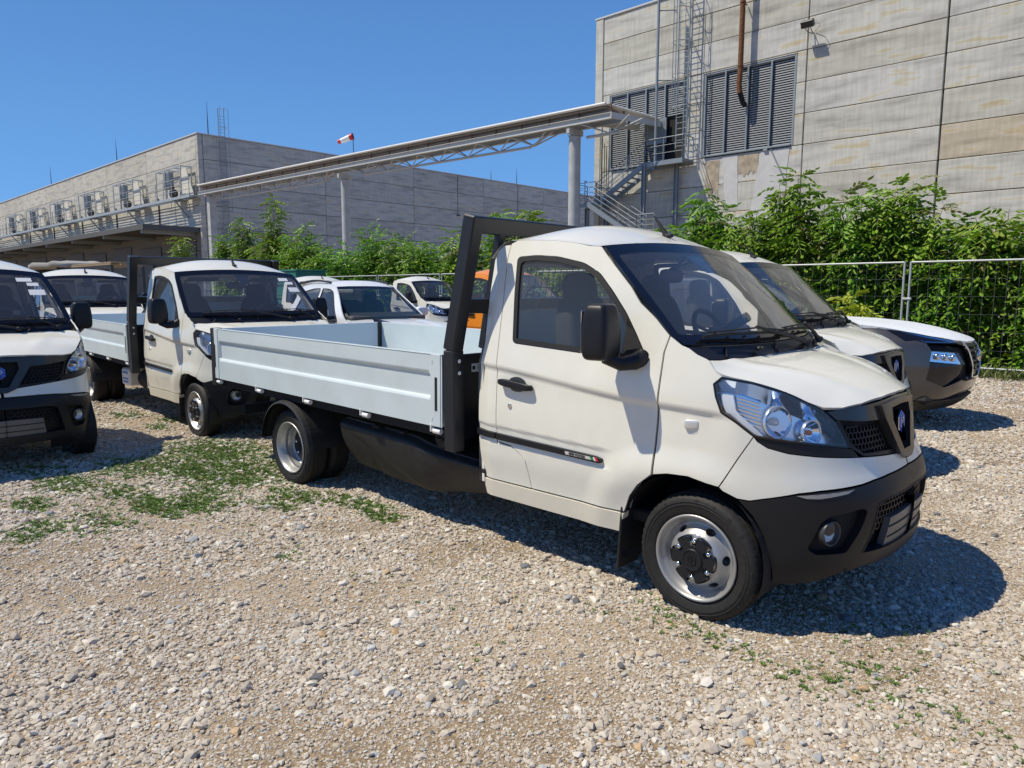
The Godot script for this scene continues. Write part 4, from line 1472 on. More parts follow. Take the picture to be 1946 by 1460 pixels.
	tube(st, [Vector3(.1, 0, .0), Vector3(.12, -.16, -.2), Vector3(.12, -.2, -.48)], .022, 8)
	tube(st, [Vector3(-.12, 0, .0), Vector3(-.06, -.16, -.2), Vector3(.12, -.2, -.48)], .022, 8)
	tube(st, [Vector3(.27, .08, .0), Vector3(.48, .06, -.1), Vector3(.42, .0, -.3), Vector3(.15, -.1, -.46)], .012, 6)
	obj("lamp_bracket", st, M.galv, fl)
	build_stair()

func rail(st: SurfaceTool, a: Vector3, b: Vector3, h := 1.1, posts := 3, lines := 3) -> void:
	for k in posts:
		var p := a.lerp(b, float(k) / maxi(1, posts - 1))
		tube(st, [p, p + Vector3(0, h, 0)], .024, 6)
	for k in lines:
		var f := h * (k + 1) / lines
		tube(st, [a + Vector3(0, f, 0), b + Vector3(0, f, 0)], .022 if k == lines - 1 else .014, 6)

func flight(st: SurfaceTool, a: Vector3, b: Vector3, w: float) -> void:
	# strings either side in z, treads between
	for z in [0.0, -w]: bar(st, a + Vector3(0, 0, z), b + Vector3(0, 0, z), .05, .24, .0)
	var n := int(absf(a.y - b.y) / .19)
	for k in range(1, n):
		var p := a.lerp(b, float(k) / n)
		box(st, p + Vector3(0, .05, -w * .5), Vector3(.26, .03, w - .06))

func build_stair() -> void:
	var s := thing("escape_stair", "grey galvanised steel escape stair with landings on the tall hall's wall", "staircase", at(-21.0, 0, 31.9))
	var st := new_st()
	# landing at the door and the lower one to the left
	var top := [Vector3(.28, 7.98, 0), Vector3(2.45, 7.98, -1.1)]
	box(st, (top[0] + top[1]) * .5, Vector3(2.17, .10, 1.1), .0)
	for z in [0.0, -1.08]: box(st, Vector3(1.36, 7.90, z), Vector3(2.2, .20, .06), .0)
	var up := obj("upper_landing", st, M.galv, s)
	st = new_st()
	box(st, Vector3(-3.45, 6.25, -.55), Vector3(1.55, .08, 1.25))
	for z in [.06, -1.16]: box(st, Vector3(-3.45, 6.18, z), Vector3(1.6, .18, .06))
	obj("lower_landing", st, M.galv, s)
	st = new_st()
	flight(st, Vector3(.26, 7.95, .0), Vector3(-2.72, 6.22, .0), 1.0)
	obj("stair_flight", st, M.galv, s)
	st = new_st()
	flight(st, Vector3(-2.72, 6.2, 1.05), Vector3(.55, 4.2, 1.05), .95)
	flight(st, Vector3(.55, 4.2, 1.05), Vector3(5.0, 1.4, 1.05), .95)
	obj("stair_flight", st, M.galv, s)
	for p in [Vector3(.28, 0, .02), Vector3(1.62, 0, -.9), Vector3(-4.2, 0, .02), Vector3(-4.2, 0, -1.1), Vector3(-2.75, 0, -.95)]:
		st = new_st()
		var h := 7.95 if p.x > 0 else 6.2
		box(st, Vector3(p.x, h * .5, p.z), Vector3(.20, h, .04), .0)
		box(st, Vector3(p.x - .09, h * .5, p.z), Vector3(.02, h, .20), .0)
		box(st, Vector3(p.x + .09, h * .5, p.z), Vector3(.02, h, .20), .0)
		obj("stair_post", st, M.galv, s)
	st = new_st()
	rail(st, Vector3(.28, 8.02, 0), Vector3(2.45, 8.02, 0), 1.1, 3, 3)
	rail(st, Vector3(2.45, 8.02, 0), Vector3(2.45, 8.02, -1.05), 1.1, 2, 3)
	obj("handrail", st, M.galv, s)
	st = new_st()
	rail(st, Vector3(.28, 8.02, 0), Vector3(-2.72, 6.28, 0), 1.05, 4, 4)
	rail(st, Vector3(.28, 8.02, -1.0), Vector3(-2.72, 6.28, -1.0), 1.05, 4, 2)
	obj("handrail", st, M.galv, s)
	st = new_st()
	rail(st, Vector3(-4.2, 6.3, .05), Vector3(-2.75, 6.3, .05), 1.1, 2, 4)
	rail(st, Vector3(-4.2, 6.3, .05), Vector3(-4.2, 6.3, -1.1), 1.1, 2, 4)
	rail(st, Vector3(-4.2, 6.3, -1.1), Vector3(-2.75, 6.3, -1.1), 1.1, 2, 4)
	obj("handrail", st, M.galv, s)
	st = new_st()
	rail(st, Vector3(-2.72, 6.28, 1.05), Vector3(.55, 4.28, 1.05), 1.05, 4, 4)
	rail(st, Vector3(-2.72, 6.28, .10), Vector3(.55, 4.28, .10), 1.05, 4, 4)
	rail(st, Vector3(.55, 4.28, 1.05), Vector3(1.6, 4.28, 1.05), 1.05, 3, 4)
	obj("handrail", st, M.galv, s)
	# ladder to the roof in its cage
	var l := thing("roof_ladder", "caged steel ladder rising from the stair landing to the roof", "ladder", at(-19.05, 8.05, 32.6))
	st = new_st()
	for x in [-.30, .30]: tube(st, [Vector3(x, .6, 0), Vector3(x, 9.6, 0)], .034, 8)
	obj("ladder_stiles", st, M.galv, l)
	st = new_st()
	for k in 31: tube(st, [Vector3(-.29, .7 + k * .28, 0), Vector3(.29, .7 + k * .28, 0)], .014, 6)
	obj("ladder_rungs", st, M.galv, l)
	for k in 5:
		st = new_st()
		var pts := []
		for q in 15:
			var a := PI * q / 14
			pts.append(Vector3(cos(a) * .42, 2.45 + k * 1.55, sin(a) * .75))
		tube(st, pts, .018, 6)
		obj("cage_hoop", st, M.galv, l)
	for q: int in [0, 3, 5, 7, 9, 11, 14]:
		st = new_st()
		var a := PI * q / 14
		tube(st, [Vector3(cos(a) * .42, 2.4, sin(a) * .75), Vector3(cos(a) * .42, 9.4, sin(a) * .75)], .012, 5)
		obj("cage_bar", st, M.galv, l)
	# the stout tube that carries the cage's outer side
	st = new_st()
	tube(st, [Vector3(-1.1, .0, .62), Vector3(-1.1, 8.9, .62)], .07, 8)
	tube(st, [Vector3(-1.1, 3.9, .62), Vector3(-.40, 3.9, .1)], .03, 6)
	tube(st, [Vector3(-1.1, 7.2, .62), Vector3(-.40, 7.2, .1)], .03, 6)
	obj("ladder_mast", st, M.galv, l)
	st = new_st()
	for y in [1.2, 3.4, 5.6, 7.6]: for x in [-.3, .3]: bar(st, Vector3(x, y, 0), Vector3(x, y, -.46), .04, .03)
	obj("ladder_bracket", st, M.galv, l)

# ---- the long hall on the left
const HALL_U := -76.1
const HALL_TOP := 17.75
func build_long_hall() -> void:
	var b := thing("long_hall", "long flat roofed concrete warehouse with a service walkway along its sunny side", "building", at(HALL_U, 0, 33.1))
	var cm := []
	for k in 4: cm.append(concrete(31 + k, [Color(.765, .757, .725), Color(.775, .767, .73), Color(.755, .745, .71), Color(.785, .777, .745)][k]))
	var top := HALL_TOP
	slab(b, "wall", Vector3(-100, 0, -70), Vector3(-.32, top - .3, -.32), cm[0], 0.0)
	slab(b, "roof_edge", Vector3(-100, top, -70.05), Vector3(.08, top + .14, .08), M.sheet, .02)
	var ys := [0.0, 1.1, 3.46, 5.82, 8.18, 10.54, 12.90, 15.26, top]
	# sunny long side
	var us := [-.50, -14.2, -28.0, -42.0, -56.0, -70.0, -85.0, -100.0]
	for c in us.size() - 1:
		for r in ys.size() - 1:
			var st := new_st()
			var x1: float = us[c] - .02; var x0: float = us[c + 1] + .02
			box(st, Vector3((x0 + x1) * .5, (ys[r] + ys[r + 1]) * .5, -.16), Vector3(x1 - x0, ys[r + 1] - ys[r] - .045, .32 + .004 * ((c + r) % 3)), .02)
			obj("concrete_panel", st, M.darkwall if r < 4 else cm[(c * 3 + r) % 4], b)  # rows below the canopy are painted darker, as shade
	slab(b, "corner_pier", Vector3(-.48, 0, -.52), Vector3(.01, top - .002, .01), cm[1], .06)
	# shaded end
	var ds := [-.55, -15.1, -28.6, -41.7, -55.0, -70.0]
	for c in ds.size() - 1:
		for r in ys.size() - 1:
			var st := new_st()
			var z1: float = ds[c] - .02; var z0: float = ds[c + 1] + .02
			box(st, Vector3(-.16, (ys[r] + ys[r + 1]) * .5, (z0 + z1) * .5), Vector3(.32 + .004 * ((c + r) % 3), ys[r + 1] - ys[r] - .045, z1 - z0), .02)
			obj("concrete_panel", st, cm[(c * 5 + r + 1) % 4], b)
	# down pipes and lamps
	for u in [-11.0, -25.0, -39.0, -53.0, -67.0]:
		var st := new_st()
		tube(st, [Vector3(u, 8.2, .09), Vector3(u, 12.1, .09)], .07, 8)
		obj("rain_pipe", st, M.rubber, b)
	for z in [-17.4, -36.5, -49.0]:
		var st := new_st()
		tube(st, [Vector3(.03, top, z), Vector3(.03, 12.3, z)], .03, 6)
		blob(st, Vector3(.18, 12.2, z), Vector3(.2, .09, .26), .7, Basis(), 12, 8)
		obj("wall_lamp", st, M.recess, b)
	for q in [[.0, -1.2, 3.4], [-25.5, -.6, 3.2], [-55.0, -.6, 3.2], [-.4, -49.2, 2.6], [-.4, -43.6, 1.6]]:
		var st := new_st()
		tube(st, [Vector3(q[0], top, q[1]), Vector3(q[0], top + q[2] * .45, q[1]), Vector3(q[0], top + q[2], q[1])], [.06, .045, .012], 6)
		obj("lightning_rod", st, M.recess, b)
	# canopy over the loading side
	var c := thing("canopy", "dark flat canopy roof over the loading side of the warehouse", "canopy", at(HALL_U - .6, 8.0, 33.1))
	slab(c, "canopy_roof", Vector3(-90, -.08, .02), Vector3(0, .16, 5.6), M.darksheet, .01)
	slab(c, "fascia", Vector3(-90, -.30, 5.602), Vector3(.04, .24, 5.70), M.darksheet, .01)
	slab(c, "fascia", Vector3(.001, -.30, .02), Vector3(.06, .24, 5.6), M.darksheet, .01)
	for k in 8:
		slab(c, "beam", Vector3(-1.2 - k * 11.5, -.62, .05), Vector3(-.9 - k * 11.5, -.082, 5.5), M.galv, .0)
	for k in 9: slab(c, "dock_door", Vector3(-7.6 - k * 9.5, -8, .05), Vector3(-1.0 - k * 9.5, -1.0 - .4 * (k % 2), .12), M.dockdoor, .02)  # dark panels added on the wall to deepen the shade beneath the canopy
	for k in 40:
		var st := new_st()
		box(st, Vector3(-1.0 - k * 2.2, -.18, 2.8), Vector3(.10, .19, 5.5))
		obj("purlin", st, M.darksheet, c)
	# ladder on the shaded end, with its lower cage platform
	var l := thing("hall_ladder", "tall thin steel ladder at the corner of the warehouse's shaded end", "ladder", at(HALL_U + .35, 0, 35.6))
	var st := new_st()
	for z in [-.32, .32]: tube(st, [Vector3(0, 3.0, z), Vector3(0, 20.6, z)], .04, 6)
	for z in [-.32, .32]: tube(st, [Vector3(.7, 10.0, z * 1.4), Vector3(.7, 20.6, z * 1.4)], .025, 6)
	obj("ladder_stiles", st, M.galv, l)
	st = new_st()
	for k in 50: tube(st, [Vector3(0, 3.2 + k * .34, -.31), Vector3(0, 3.2 + k * .34, .31)], .02, 5)
	obj("ladder_rungs", st, M.galv, l)
	for k in 6:
		st = new_st()
		var pts := []
		for q in 11:
			var a := -PI / 2 + PI * q / 10
			pts.append(Vector3(cos(a) * .7, 11.0 + k * 1.9, sin(a) * .42))
		tube(st, pts, .02, 5)
		obj("cage_hoop", st, M.galv, l)
	st = new_st()
	box(st, Vector3(.6, 6.2, -1.6), Vector3(1.2, .08, 4.6))
	rail(st, Vector3(1.2, 6.2, .6), Vector3(1.2, 6.2, -3.8), 2.0, 9, 4)
	rail(st, Vector3(1.2, 6.2, .6), Vector3(.1, 6.2, .6), 2.0, 3, 4)
	for z in [.3, -1.6, -3.4]: bar(st, Vector3(.1, 5.0, z), Vector3(1.1, 6.15, z), .07, .07)
	obj("ladder_platform", st, M.galv, l)
	build_walkway()
	# wind sock on the far roof
	var w := thing("wind_sock", "small red and white wind sock on a thin mast above the warehouse roof", "wind sock", at(HALL_U - .4, HALL_TOP, 52.6))
	st = new_st()
	tube(st, [Vector3(0, 0, 0), Vector3(0, 3.15, 0)], .05, 6)
	obj("mast", st, M.recess, w)
	for k in 5:
		st = new_st()
		var a := Vector3(-.05, 2.75, .0); var e := Vector3(-1.75, 2.15, 1.0)
		tube(st, [a.lerp(e, k / 5.0), a.lerp(e, (k + .5) / 5.0), a.lerp(e, (k + 1.0) / 5.0)], [.40 - k * .03, .39 - k * .03, .37 - k * .03], 14)
		obj("sock_band", st, M.red if k % 2 == 0 and k != 2 else (M.white if k > 0 and k < 4 else M.red), w)

func build_walkway() -> void:
	var w := thing("service_walkway", "grey steel service walkway with railing along the warehouse wall", "walkway", at(HALL_U, 11.3, 31.6))
	# x runs back along the wall from the corner; deck 1.4 deep
	var st := new_st()
	for q in 9: box(st, Vector3(-45, 0, -.06 - q * .15), Vector3(92, .05, .045))
	obj("deck", st, M.galv, w)
	st = new_st()
	box(st, Vector3(-45, -.05, .03), Vector3(92, .28, .06), .01)
	obj("edge_beam", st, M.galv2, w)
	st = new_st()
	for k in 42:
		var x := 1.0 - k * 2.2
		tube(st, [Vector3(x, 0, .05), Vector3(x, 1.9, .05)], .04, 5)
	for y in [1.25, 1.9, .65]: tube(st, [Vector3(1.0, y, .05), Vector3(-90, y, .05)], .035, 5)
	rail(st, Vector3(1.0, 0, .05), Vector3(1.0, 0, -1.3), 1.9, 3, 3)
	obj("railing", st, M.galv2, w)
	for k in 7:
		st = new_st()
		var x := -3.0 - k * 14.0
		bar(st, Vector3(x, -.15, .0), Vector3(x, -1.9, -1.45), .12, .12)
		bar(st, Vector3(x, -.15, .0), Vector3(x, -.15, -1.45), .12, .16)
		obj("bracket", st, M.galv, w)
	# fan units standing on it, each behind a light metal sheet
	for k in 6:
		var x := -3.6 - k * 13.7
		var f := thing("fan_unit", ["fan unit frame nearest the warehouse corner on the walkway", "second fan unit frame from the warehouse corner on the walkway", "third fan unit frame from the warehouse corner on the walkway", "fourth fan unit frame from the warehouse corner on the walkway", "fifth fan unit frame from the warehouse corner on the walkway", "fan unit frame farthest left on the walkway"][k], "fan unit", at(HALL_U + x, 11.36, 31.7), 0.0, "fan units along the walkway")
		st = new_st()
		for p in [[-4.2, .0], [-4.2, -1.1], [-1.7, .0], [2.4, -1.1], [2.4, 0.0]]: bar(st, Vector3(p[0], 0, p[1]), Vector3(p[0], 3.1, p[1]), .09, .09)
		for z in [.0, -1.1]: bar(st, Vector3(-4.3, 3.1, z), Vector3(2.5, 3.1, z), .10, .12)
		for p in [-4.2, -1.7, .4, 2.4]: bar(st, Vector3(p, 3.12, .0), Vector3(p, 3.12, -1.1), .08, .1)
		bar(st, Vector3(-1.7, 1.55, 0), Vector3(1.6, 1.55, 0), .07, .07)
		obj("frame", st, M.galv2, f)
		st = new_st()
		prism(st, v2([.9, 3.0, 2.35, 3.0, 4.0, .1, .9, .1]), Transform3D(Basis(), Vector3(0, 0, -.62)), .05)
		obj("side_sheet", st, M.cream, f)
		st = new_st()
		box(st, Vector3(-1.55, 2.0, -.3), Vector3(1.5, 1.75, .5), .03)
		var lb := obj("louvre_box", st, M.galv, f)
		st = new_st()
		for q in 7: box(st, Vector3(-1.55, 1.35 + q * .21, -.035), Vector3(1.3, .06, .04), .0, Basis(Vector3(1, 0, 0), .5))
		obj("louvre_slats", st, M.slat, lb)
		st = new_st()
		blob(st, Vector3(-.2, .55, -.2), Vector3(.75, .45, .35), .8, Basis(), 12, 8)
		tube(st, [Vector3(-.2, .5, -.2), Vector3(-.2, 1.4, -.2)], .12, 8)
		tube(st, [Vector3(-.9, .5, -.2), Vector3(.9, .35, -.1)], .15, 8)
		obj("motor", st, M.recess, f)

# ---- pipe bridge between the two halls
func build_bridge() -> void:
	var g := thing("pipe_bridge", "long light grey lattice pipe bridge crossing between the two halls", "bridge", at(-68.0, 0, 30.0))
	var L: float = 46.6   # x from 0 at the long hall to L at the tall one
	var yb := func(x: float) -> float: return 10.72 - .0125 * x
	var st := new_st()
	bar(st, Vector3(-1.0, 11.45, -.55), Vector3(L - .2, 10.72, -.55), 1.4, .07, .02)
	bar(st, Vector3(L - .8, 10.73, -.5), Vector3(L + .45, 10.28, -3.05), 1.3, .10, .03, Vector3.UP)
	tube(st, [Vector3(-1.0, 11.46, .20), Vector3(L - .3, 10.73, .20)], .085, 8)
	obj("cover", st, M.cover, g)
	st = new_st()
	bar(st, Vector3(-1.0, 11.33, -.55), Vector3(L - .4, 10.60, -.55), 1.3, .08)
	for z in [-.25, -.75]: tube(st, [Vector3(-1.0, 11.20, z), Vector3(L - .4, 10.48, z)], .10, 8)
	obj("pipes", st, M.rustlight, g)
	st = new_st()
	for k in 24:
		var x := .5 + k * 2.0
		bar(st, Vector3(x, yb.call(x) + .1, 0), Vector3(x, yb.call(x) + .62, 0), .06, .06)
		bar(st, Vector3(x, yb.call(x) + .1, -1.1), Vector3(x, yb.call(x) + .62, -1.1), .06, .06)
	obj("hangers", st, M.rustdark, g)
	for z: float in [0.0, -1.1]:
		st = new_st()
		var a: Vector3 = Vector3(-1.4, 10.7375 + .02, z); var e: Vector3 = Vector3(L, 10.72 - .0125 * L + .02, z)
		bar(st, a + Vector3(0, .14, 0), e + Vector3(0, .14, 0), .20, .03)
		bar(st, a - Vector3(0, .14, 0), e - Vector3(0, .14, 0), .20, .03)
		bar(st, a, e, .03, .26)
		obj("top_chord", st, M.bridge, g)
	st = new_st()
	bar(st, Vector3(L, yb.call(L), 0.15), Vector3(L + .9, yb.call(L) - .05, -3.0), .06, .30)
	bar(st, Vector3(L - 1.4, yb.call(L), -1.1), Vector3(L - .4, yb.call(L) - .05, -3.0), .06, .30)
	obj("end_beam", st, M.bridge, g)
	# three spans of triangular lattice
	for sp in [[1.2, 21.0], [23.5, 42.3], [44.6, 47.6]]:
		var x0: float = sp[0]; var x1: float = sp[1]
		st = new_st()
		var yl := func(x: float) -> float: return 10.02 - .0125 * x
		tube(st, [Vector3(x0 + 1.6 if x1 - x0 > 5 else x0, yl.call(x0), -.55), Vector3(x1 - 1.6 if x1 - x0 > 5 else x1 - 1.0, yl.call(x1), -.55)], .075, 8)
		if x1 - x0 > 5:
			tube(st, [Vector3(x0, yb.call(x0) - .1, -.55), Vector3(x0 + 1.6, yl.call(x0), -.55)], .06, 8)
			tube(st, [Vector3(x1, yb.call(x1) - .1, -.55), Vector3(x1 - 1.6, yl.call(x1), -.55)], .06, 8)
		obj("bottom_chord", st, M.bridge, g)
		st = new_st()
		var n := maxi(1, int((x1 - x0) / 2.4))
		for k in n:
			var q := x0 + (x1 - x0) * (k + .5) / n
			var h := (x1 - x0) / n * .5
			for z: float in [0.0, -1.1]:
				tube(st, [Vector3(q, yl.call(q), -.55), Vector3(q - h, yb.call(q) - .12, z)], .038, 6)
				tube(st, [Vector3(q, yl.call(q), -.55), Vector3(q + h, yb.call(q) - .12, z)], .038, 6)
			bar(st, Vector3(q - h, yb.call(q) - .12, 0), Vector3(q - h, yb.call(q) - .12, -1.1), .06, .08)
		obj("diagonals", st, M.bridge, g)
	# columns stand under it
	for q in [[-67.9, .34, "left pipe bridge column standing at the warehouse corner"], [-45.6, .33, "middle round pipe bridge column among the shrubs"], [-24.2, .33, "right round pipe bridge column beside the escape stair"]]:
		var c := thing("bridge_column", q[2], "column", at(q[0], 0, 30.55), 0.0, "pipe bridge columns")
		st = new_st()
		if q[0] < -60: box(st, Vector3(0, 5.2, 0), Vector3(.62, 10.4, .62), .02)
		else: lathe(st, [Vector2(q[1], 0), Vector2(q[1] - .02, 9.6), Vector2(q[1] - .02, 9.6), Vector2(.001, 9.6)], 28, Transform3D(Basis(Vector3(1, 0, 0), -PI / 2), Vector3.ZERO))
		obj("shaft", st, M.column, c)
		st = new_st()
		box(st, Vector3(0, 9.84 if q[0] > -60 else 10.5, 0), Vector3(.22, .30, 1.2), .02)
		box(st, Vector3(0, 9.65 if q[0] > -60 else 10.4, 0), Vector3(.56, .04, .56), .01)
		obj("column_head", st, M.bridge, c)

# ---- mesh fence between the yard and the shrubs
func build_fence() -> void:
	var w := 3.32
	var st := new_st()
	for x in [.03, w - .05]: tube(st, [Vector3(x, .02, 0), Vector3(x, 2.06, 0)], .021, 8)
	var post: ArrayMesh = st.commit()
	post.surface_set_material(0, M.galv2)
	st = new_st()
	for y in [.13, 2.045]: tube(st, [Vector3(.03, y, 0), Vector3(w - .05, y, 0)], .019, 8)
	var rails: ArrayMesh = st.commit()
	rails.surface_set_material(0, M.galv2)
	st = new_st()
	for k in 18:
		var x := .17 + k * .174
		bar(st, Vector3(x, .13, 0), Vector3(x, 2.04, 0), .0027, .0027)
	for k in 5:
		var y := .45 + k * .32
		bar(st, Vector3(.04, y, .004), Vector3(w - .06, y, .004), .0027, .0027)
	var wires: ArrayMesh = st.commit()
	wires.surface_set_material(0, M.wire)
	st = new_st()
	box(st, Vector3(0, .06, 0), Vector3(.22, .13, .62), .03)
	var foot: ArrayMesh = st.commit()
	foot.surface_set_material(0, M.cast)
	st = new_st()
	box(st, Vector3(0, 1.36, 0), Vector3(.16, .045, .06), .01)
	var clamp2: ArrayMesh = st.commit()
	clamp2.surface_set_material(0, M.galv2)
	var where := ["mesh fence panel at the right edge beyond the grey car", "mesh fence panel behind the grey car's windshield", "mesh fence panel behind the second ivory truck", "mesh fence panel hidden mostly behind the nearest cab", "mesh fence panel beyond the orange van", "mesh fence panel behind the small far ivory truck", "mesh fence panel left of the small far ivory truck", "mesh fence panel behind the white car's roof", "mesh fence panel at the far left end of the fence row", "mesh fence panel left beyond the middle ivory truck"]
	for k in 10:
		var f := thing("fence_panel", where[k], "fence", at(-3.83 - 3.345 * (k - 1), 0, 15.0), 0.0, "mesh fence panels along the shrubs")
		for e in [["frame_post", post], ["rail", rails], ["wire_mesh", wires]]: copy_mesh(e[0], e[1], f, Transform3D())
		copy_mesh("concrete_foot", foot, f, Transform3D(Basis(), Vector3(-.01, 0, 0)))
		copy_mesh("clamp", clamp2, f, Transform3D(Basis(), Vector3(0, 0, 0)))

# ---- shrubs with feathered leaves
func leaf_mesh(n: int, droop: float, sd: int) -> ArrayMesh:
	# a stalk along +X with pairs of leaflets that hang
	var r := RandomNumberGenerator.new()
	r.seed = sd
	var st := new_st()
	var len := .42
	var spine := func(t: float) -> Vector3: return Vector3(len * t, -droop * t * t * len, 0)
	bar(st, spine.call(0.0), spine.call(.55), .004, .004)
	bar(st, spine.call(.55), spine.call(1.0), .003, .003)
	for i in n:
		var t := 1.0 if i == n - 1 else .25 + .68 * float(i / 2) / (n / 2)
		var s := 0.0 if i == n - 1 else (1.0 if i % 2 else -1.0)
		var p: Vector3 = spine.call(t)
		var a: float = deg_to_rad(58.0) * s + r.randf_range(-.15, .15)
		var dir := Vector3(cos(a), -.35 * droop - r.randf_range(.05, .35), sin(a)).normalized()
		var side := dir.cross(Vector3.UP).normalized()
		var up := side.cross(dir)
		var L := r.randf_range(.125, .17) * (1.0 if s else 1.12)
		var w := L * .21
		var m1 := p + dir * L * .30 + up * .006; var m2 := p + dir * L * .62 - up * .002; var tip := p + dir * L - up * L * .16
		for sg in [1.0, -1.0]:
			var e1: Vector3 = m1 + side * w * sg - up * .010; var e2: Vector3 = m2 + side * w * .85 * sg - up * .014
			var n1: Vector3 = (up + side * .45 * sg).normalized()
			tri(st, p, e1, m1, n1, n1, n1)
			tri(st, m1, e1, e2, n1, n1, n1)
			tri(st, m1, e2, m2, n1, n1, n1)
			tri(st, m2, e2, tip, n1, n1, n1)
	return st.commit()

func shrub(label: String, u: float, d: float, h: float, rad: float, stems: int, sd: int, kind := 0, bare := 0.0, called := "shrub") -> void:
	var r := RandomNumberGenerator.new()
	r.seed = sd
	var s := thing(called, label, "shrub" if called == "shrub" else "plant", at(u, 0, d), 0.0, "leafy shrubs behind the fence")
	var wood := new_st()
	var spots: Array[Transform3D] = []
	var tint := PackedColorArray()
	var mood := Color(r.randf_range(.95, 1.28), r.randf_range(.98, 1.20), r.randf_range(.9, 1.3))
	for k in stems:
		var a := r.randf() * TAU
		var lean := r.randf_range(.2, 1.0) * rad
		var hh := h * (1.0 if k == 0 else r.randf_range(.62, .98))
		var foot := Vector3(r.randf_range(-.3, .3) * rad, 0, r.randf_range(-.3, .3) * rad)
		var tipx := Vector3(cos(a) * lean, hh, sin(a) * lean * .8)
		if k == 0: tipx = Vector3(0, hh, 0)
		var mid := foot.lerp(tipx, .5) + Vector3(r.randf_range(-.1, .1), .1 * hh, r.randf_range(-.1, .1))
		tube(wood, [foot, foot.lerp(mid, .5) + (mid - foot) * .02, mid, mid.lerp(tipx, .5), tipx], [.022, .018, .014, .009, .004], 5)
		var count := int(hh * 24.0)
		for q in count:
			var t := lerpf(bare, 1.0, pow((q + r.randf()) / count, .85))
			var p := foot.lerp(mid, t * 2.0) if t < .5 else mid.lerp(tipx, t * 2.0 - 1.0)
			var yaw := q * 2.4 + r.randf_range(-.4, .4)
			# side shoots carry the leaf out from the stem
			var out := r.randf_range(.0, .42) * rad * (1.15 - t)
			p += Vector3(cos(yaw), r.randf_range(-.1, .35), -sin(yaw)) * out
			var b := Basis(Vector3.UP, yaw) * Basis(Vector3(0, 0, 1), r.randf_range(-.35, .75) + .5 * smoothstep(.93, 1.0, t)) * Basis(Vector3(1, 0, 0), r.randf_range(-.5, .5))
			spots.append(Transform3D(b.scaled(Vector3.ONE * r.randf_range(.75, 1.25)), p))
			var young := smoothstep(.75, 1.0, t) * r.randf()
			var c := Color(.095, .195, .016).lerp(Color(.215, .355, .032), r.randf()).lerp(Color(.28, .40, .06), young * .5)
			if r.randf() < .10: c = Color(.13, .16, .05).lerp(Color(.22, .20, .08), r.randf())
			if kind == 1: c = Color(.085, .185, .016).lerp(Color(.195, .335, .032), r.randf()).lerp(Color(.22, .22, .07), .35 * float(r.randf() < .12))
			if kind == 2: c = Color(.30, .34, .02).lerp(Color(.40, .42, .05), r.randf())
			tint.append(c * mood)
	obj("stems", wood, M.bark, s)
	var mm := MultiMesh.new()
	mm.transform_format = MultiMesh.TRANSFORM_3D
	mm.use_colors = true
	mm.mesh = leafs[kind % 2]
	mm.instance_count = spots.size()
	for i in spots.size():
		mm.set_instance_transform(i, spots[i])
		mm.set_instance_color(i, tint[i])
	var mi := MultiMeshInstance3D.new()
	mi.multimesh = mm
	mi.name = "foliage"
	mi.set_meta("kind", "stuff")
	s.add_child(mi)

var leafs := []

